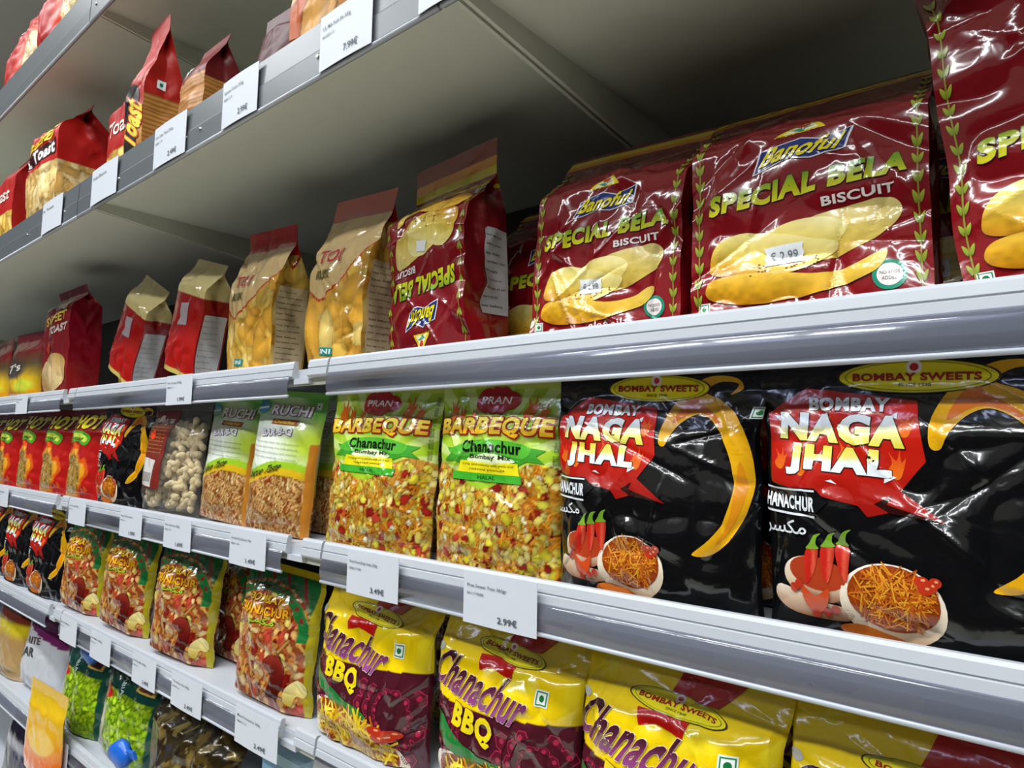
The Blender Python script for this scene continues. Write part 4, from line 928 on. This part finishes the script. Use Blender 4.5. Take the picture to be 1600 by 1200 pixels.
design_hot(B); hb = put(B, 'noodle_bag', 'red noodle bag with yellow lettering nearest to the black bag', 's3', -.915, .010, 5, -3, 3)
again(hb, 'red noodle bag with yellow lettering, second from the black bag', 's3', -1.10, .014, .06, 7, -3, 3)
again(hb, 'red noodle bag with yellow lettering, third from the black bag', 's3', -1.30, .012, .06, 5, -3, 4)
again(hb, 'red noodle bag with yellow lettering, furthest along the shelf', 's3', -1.50, .012, .06, 5, -3, 2)

# --- lower shelf
names = ['first of its row beside the snack mix', 'second in the row of yellow bags', 'third in the row of yellow bags', 'cut off at the lower corner of the picture']
for i, (xc, sd, lz, hh, ww) in enumerate(((.106, 71, 2, .218, .230), (.325, 72, 3, .214, .208), (.514, 73, 2, .205, .205), (.704, 74, -2, .198, .208))):
    B = Bag(ww, hh, .065, 'pillow', fin=.022, seed=sd, cell=.0018, crease=24, camp=.0034, amp=.0065, fat=3, back=.012, fold=.35)
    design_yellow(B); yb = put(B, 'chanachur_bag', 'yellow and plum snack bag '+names[i], 's4', xc, .014, lz, -2, 1)
again(yb, 'yellow snack bag in the second row behind the third one', 's4', .62, .14, .065, 0, -6, 0)
again(yb, 'yellow snack bag in the second row by the lower corner', 's4', .84, .14, .065, 3, -6, 0)
again(yb, 'yellow snack bag in the second row near the bay start', 's4', .28, .14, .065, 0, -6)
B = Bag(.195, .205, .055, 'pillow', fin=.02, seed=75, cell=.0020, crease=20, camp=.0036, amp=.006)
design_green(B); gb = put(B, 'snack_mix_bag', 'red and green snack mix bag beside the yellow bags', 's4', -.120, .010, 4, -3, 3)
again(gb, 'red and green snack mix bag set back in the gap', 's4', -.25, .075, .06, -3, -2, -3)
again(gb, 'red and green snack mix bag at the middle of its shelf', 's4', -.415, .010, .06, 8, -3, 4)
again(gb, 'red and green snack mix bag, third from the yellow bags', 's4', -.665, .012, .06, 6, -3, 5)
again(gb, 'red and green snack mix bag at the far end of its bay', 's4', -.90, .012, .06, 6, -3, 4)
again(nj, 'black snack bag on the lower shelf beside the green and red mix bags', 's4', -1.13, .012, .05, 6, -2, 2)
again(nj, 'black snack bag at the far end of the lower shelf', 's4', -1.34, .012, .05, 6, -2, 2)

again(hb, 'red noodle bag at the far edge of the picture', 's3', -1.70, .012, .06, 5, -3, 2)
again(nj, 'black snack bag at the very edge of the picture, lower shelf', 's4', -1.56, .012, .05, 6, -2, 2)
# --- lowest shelf
B = Bag(.20, .20, .06, 'pillow', fin=.025, seed=81, cell=.003, crease=10, camp=.003, amp=.004)
design_lime(B); lb = put(B, 'pea_bag', 'dark green bag with a picture of lime green peas, furthest along', 's5', -.86, .012, 5, -4, 4)
again(lb, 'dark green bag with a picture of lime green peas beside the brown bag', 's5', -.63, .016, .06, 8, -4, 8)
again(lb, 'dark green pea bag in deep shade under the price rail', 's5', -.50, .10, .06, 4, -4, 4)
B = Bag(.30, .165, .08, 'pillow', fin=.02, seed=82, cell=.004, crease=20, camp=.006, amp=.008, mat='foil')
design_brown(B); cb = put(B, 'crumpled_bag', 'crumpled brown and dark foil bag lying beside the pea bags', 's5', -.36, .012, 3, -4, 3)
def clip(x, z, yf, label, col):
    e = tag(empty('bag_tie', (x, yf, BOARD['s5']+z)), label, 'bag tie', 'blue ties on the pea bags')
    n, m = 10, 7; V = []; F = []; r = random.Random(int(x*1000) % 97)
    for j in range(m):
        t = j/(m-1); a = math.pi*t
        for i in range(n):
            q = 2*math.pi*i/n; k = 1+.25*math.sin(3*q+5*t)
            V.append((.034*math.sin(a)*k*math.cos(q), .018*math.sin(a)*k*math.sin(q), .026*math.cos(a)))
    for j in range(m-1):
        for i in range(n): F.append((j*n+i, j*n+(i+1) % n, (j+1)*n+(i+1) % n, (j+1)*n+i))
    mesh_obj('knot', V, F, M['blue'], e, smooth=True)
    mesh_obj('tail', [(.01,-.004,.01),(.06,-.006,.022),(.064,-.002,.008),(.012,.004,-.006),(.01,0,.012),(.06,-.001,.024),(.064,.003,.010),(.012,.008,-.004)], BOXF, M['blue'], e)
M['blue'] = plain('bright_blue_plastic', '#1f62c4', 0.3, bump=0.2, bscale=60, var=0.1)
clip(-.90, .190, .03, 'crumpled bright blue tie on top of the furthest pea bag', 0)
clip(-.60, .075, -.012, 'bright blue tie at the foot of the pea bag beside the brown bag', 0)
# blue carton at the near end
t = tag(empty('carton', (-.135, .075, BOARD['s5']+.0008)), 'small light blue printed carton next to the crumpled brown bag', 'carton', ROW['s5'])
box('body', -.05, .05, -.045, .045, 0, .18, plain('light_blue_card', '#7fb0d0', 0.5, var=.06), t)
box('lid', -.051, .051, -.046, .046, .1802, .195, plain('pale_blue_card', '#a9cce0', 0.5, var=.04), t)
mb = plain('navy_print', '#274a6a', 0.5); box('print_band', -.0502, .0502, -.0458, -.0452, .12, .16, mb, t)
B = Bag(.18, .19, .035, 'pillow', seed=83, cell=.004); design_orange_pouch(B); B.build('snack_pouch', 'orange and yellow pouch hanging over the shelf edge by the pea bags', 'snack bag', ROW['s5'], (-.97, -.030, BOARD['s5']-.072), 6, 0, 3)
B = Bag(.22, .205, .06, 'pillow', seed=84, cell=.004); design_white_plum(B); put(B, 'rice_bag', 'white and plum bag behind the orange pouch', 's5', -1.13, .03, 10, -4, 6)
B = Bag(.22, .22, .06, 'pillow', seed=85, cell=.004); design_snackred(B); put(B, 'nut_bag', 'tan bag with a yellow band at the far end of the pea shelf', 's5', -1.38, .012, 5, -3, 3)

# --- shaded row at the very bottom
B = Bag(.20, .20, .06, 'pillow', seed=86, cell=.005); B.front.vgrad([(0, '#1c2438'), (.5, '#2a2a4a'), (.55, '#8a8a98'), (.62, '#8a8a98'), (.66, '#241a30'), (1, '#1a1a24')])
nb = put(B, 'snack_bag', 'dark navy bag with a pale band in the lowest corner', 's6', -1.02, .012, 4, -3, 2)
again(nb, 'dark navy bag with a pale band, second from the lowest corner', 's6', -1.24, .012, .06, 4, -3, 2)
again(nb, 'dark navy bag with a pale band under the orange pouch', 's6', -.80, .012, .06, 4, -3, 2)
# --- upper grey shelf
B = Bag(.215, .262, .14, 'gusset', roof=.05, fin=.02, fold=.3, mat='satin', seed=91, cell=.003, crease=12, camp=.004, amp=.005)
design_btoast(B); put(B, 'toast_bag', 'bright red toast bag with bread slices printed along its lower half', 's1', -1.005, .010, 0, 0, 0, 'toast bag')
B = Bag(.18, .235, .10, 'gusset', roof=.06, fin=.02, fold=.3, mat='satin', seed=92, cell=.004, crease=8)
design_plain_red(B); pr2 = put(B, 'toast_bag', 'red bag at the far end of the upper grey shelf', 's1', -1.30, .012, 0, 0, 0, 'toast bag')
again(pr2, 'small red bag half hidden behind the tall copper striped bag', 's1', -.61, .045, .10, 0, 0, 0, -.0)
B = Bag(.095, .240, .078, 'gusset', roof=.095, fin=.03, fold=.0, mat='satin', seed=93, cell=.0026, crease=8, camp=.003, amp=.003)
design_stripe(B, False); put(B, 'toast_bag', 'tall tapering red bag with a coppery striped lower half', 's1', -.458, .008, -4, 0, 2, 'toast bag')
B = Bag(.095, .130, .07, 'gusset', roof=.045, fin=.02, fold=.3, mat='satin', seed=94, cell=.0026, crease=8)
design_stripe(B, True); put(B, 'toast_bag', 'short dark red bag with a coppery striped foot', 's1', -.235, .008, -2, 0, 2, 'toast bag')
B = Bag(.12, .135, .05, 'pillow', mat='satin', seed=95, cell=.004); design_brown(B); B.front.put(B.front.V > .3, '#4a1216'); put(B, 'snack_bag', 'dark red bag in shade beside the orange bun bag', 's1', -.050, .03, 0, -3, 3)
B = Bag(.21, .20, .09, 'gusset', roof=.04, mat='satin', seed=96, cell=.003, crease=8); design_orange_bun(B); put(B, 'bun_bag', 'orange bag with golden buns cut off by the upper picture edge', 's1', .135, .008, 0, 0, 10, 'bun bag', .016)
# --- topmost shelf
B = Bag(.25, .27, .09, 'pillow', mat='satin', seed=97, cell=.004, crease=14, camp=.004, amp=.006); design_orange_red(B)
ob = put(B, 'puffed_rice_bag', 'orange red bag of puffed rice in the upper corner', 's0', -.975, .0, 8, -4, 4, 'snack bag', .012)
again(ob, 'orange red bag lower down the topmost shelf with a small white sticker', 's0', -1.29, .005, .09, 5, -6, 4, .012)

# ------------------------------------------------------------------ price tags
def price_tag(shelf, x0, x1, line1, line2, price, label):
    up = shelf in ('s0', 's1')
    z1 = (S1B+0.069 if up else LIP[shelf]-0.0015); hgt = 0.066 if up else 0.0535
    y = (Y1-0.0062) if up else -0.0112
    e = tag(empty('price_tag', (x0, y, z1-hgt)), label, 'price tag', 'white paper price tags along the shelf edges')
    W = x1-x0; n = 8
    # a card that bows out a little
    V = []; F = []
    for k, yy in ((0, 0.0), (1, 0.0006)):
        for i in range(n+1):
            x = W*i/n; bow = -0.0012*math.sin(math.pi*i/n)
            V += [(x, yy+bow-0.0006, 0), (x, yy+bow, hgt)]
    m = 2*(n+1)
    for i in range(n):
        F += [(2*i, 2*i+2, 2*i+3, 2*i+1), (m+2*i, m+2*i+1, m+2*i+3, m+2*i+2)]
        F += [(2*i, m+2*i, m+2*i+2, 2*i+2), (2*i+1, 2*i+3, m+2*i+3, m+2*i+1)]
    F += [(0, 1, m+1, m), (2*n, m+2*n, m+2*n+1, 2*n+1)]
    card = mesh_obj('card', V, F, M['paper'], e)
    for nm, txt, (a, b_, c_, d_), g in (('product_text', line1, (.06,.70,.62,.78), .006), ('code_text', line2, (.06,.57,.30,.62), 0.0), ('price_text', price, (.50,.12,.76,.25), .02)):
        if not txt: continue
        v, t = text2d(txt, g); v = np.stack([a+v[:, 0]*(c_-a), b_+v[:, 1]*(d_-b_)], 1)
        mesh_obj(nm, np.stack([v[:, 0]*W, -0.0008-0.0012*np.sin(math.pi*v[:, 0])-0.0006*(1-v[:, 1]), v[:, 1]*hgt], 1), t, M['toner'], card)
M['toner'] = plain('grey_toner', '#4a4d55', 0.6)
TAGS = [
 ('s3', .068, .168, 'Food Food Daily Veda 350g', '8801738', '3.49\u20ac', 'price tag reading 3.49 under the first lime green bag'),
 ('s3', .276, .377, 'Pran Sweet Toat 360gr', '841174088', '2.99\u20ac', 'price tag reading 2.99 under the second lime green bag'),
 ('s3', -.235, -.129, 'Ruchi Bar-B-Q Chanachur 150g', '8801135', '1.49\u20ac', 'price tag under the pale green noodle snack bags'),
 ('s3', -.473, -.368, 'Raw Peanuts 200g', '8801138', '1.69\u20ac', 'price tag under the clear peanut bag'),
 ('s3', -.675, -.570, 'Naga Chanachur', '8801126', '1.99\u20ac', 'price tag beside the far black bag on the middle shelf'),
 ('s3', -.969, -.865, 'Hot Noodle 300g', '8801121', '', 'yellowed price tag under the red noodle bags'),
 ('s3', -1.542, -1.448, 'Hot Noodle', '8801120', '', 'price tag at the far end of the middle shelf'),
 ('s2', -.493, -.391, 'Dry Toast 350g', '88011', '1.99\u20ac', 'price tag under the leaning red and cream bags'),
 ('s2', -1.438, -1.335, 'Cracker', '88012', '', 'price tag at the far end of the eye level shelf'),
 ('s4', -.195, -.078, 'Mixed Chanachur 300g', '880115', '2.49\u20ac', 'price tag under the snack mix bag beside the yellow bags'),
 ('s4', -.412, -.303, 'Chanachur Hot 300g', '880116', '2.49\u20ac', 'price tag second along under the snack mix bags'),
 ('s4', -.576, -.476, 'Bombay Mix 300g', '880117', '2.49\u20ac', 'price tag third along under the snack mix bags'),
 ('s4', -.791, -.684, 'Dal Mix 300g', '880118', '', 'price tag fourth along under the snack mix bags'),
 ('s4', -.975, -.873, 'Jhal Mix', '880119', '', 'price tag at the far end under the snack mix bags'),
 ('s5', -.954, -.881, 'Peas', '880', '', 'price tag under the pea bags'),
 ('s1', .142, .238, 'S B. Milk Rusk Bis 500g', '84180115', '7.99\u20ac', 'price tag reading 7.99 on the upper grey shelf'),
 ('s1', .312, .372, 'Bun', '', '', 'blank looking price tag by the upper picture edge'),
 ('s1', -.089, .004, 'Special Toast 250g', '880113', '2.99\u20ac', 'price tag under the dark bag on the upper grey shelf'),
 ('s1', -.311, -.200, 'Dry Cake Toast 250g', '880114', '2.49\u20ac', 'price tag under the short dark red bag'),
 ('s1', -.583, -.462, 'Toast Biscuit', '', '', 'price tag under the tall copper striped bag'),
 ('s1', -.868, -.744, 'B. Toast', '', '', 'price tag under the bright red toast bag'),
]
for q in TAGS: price_tag(*q)
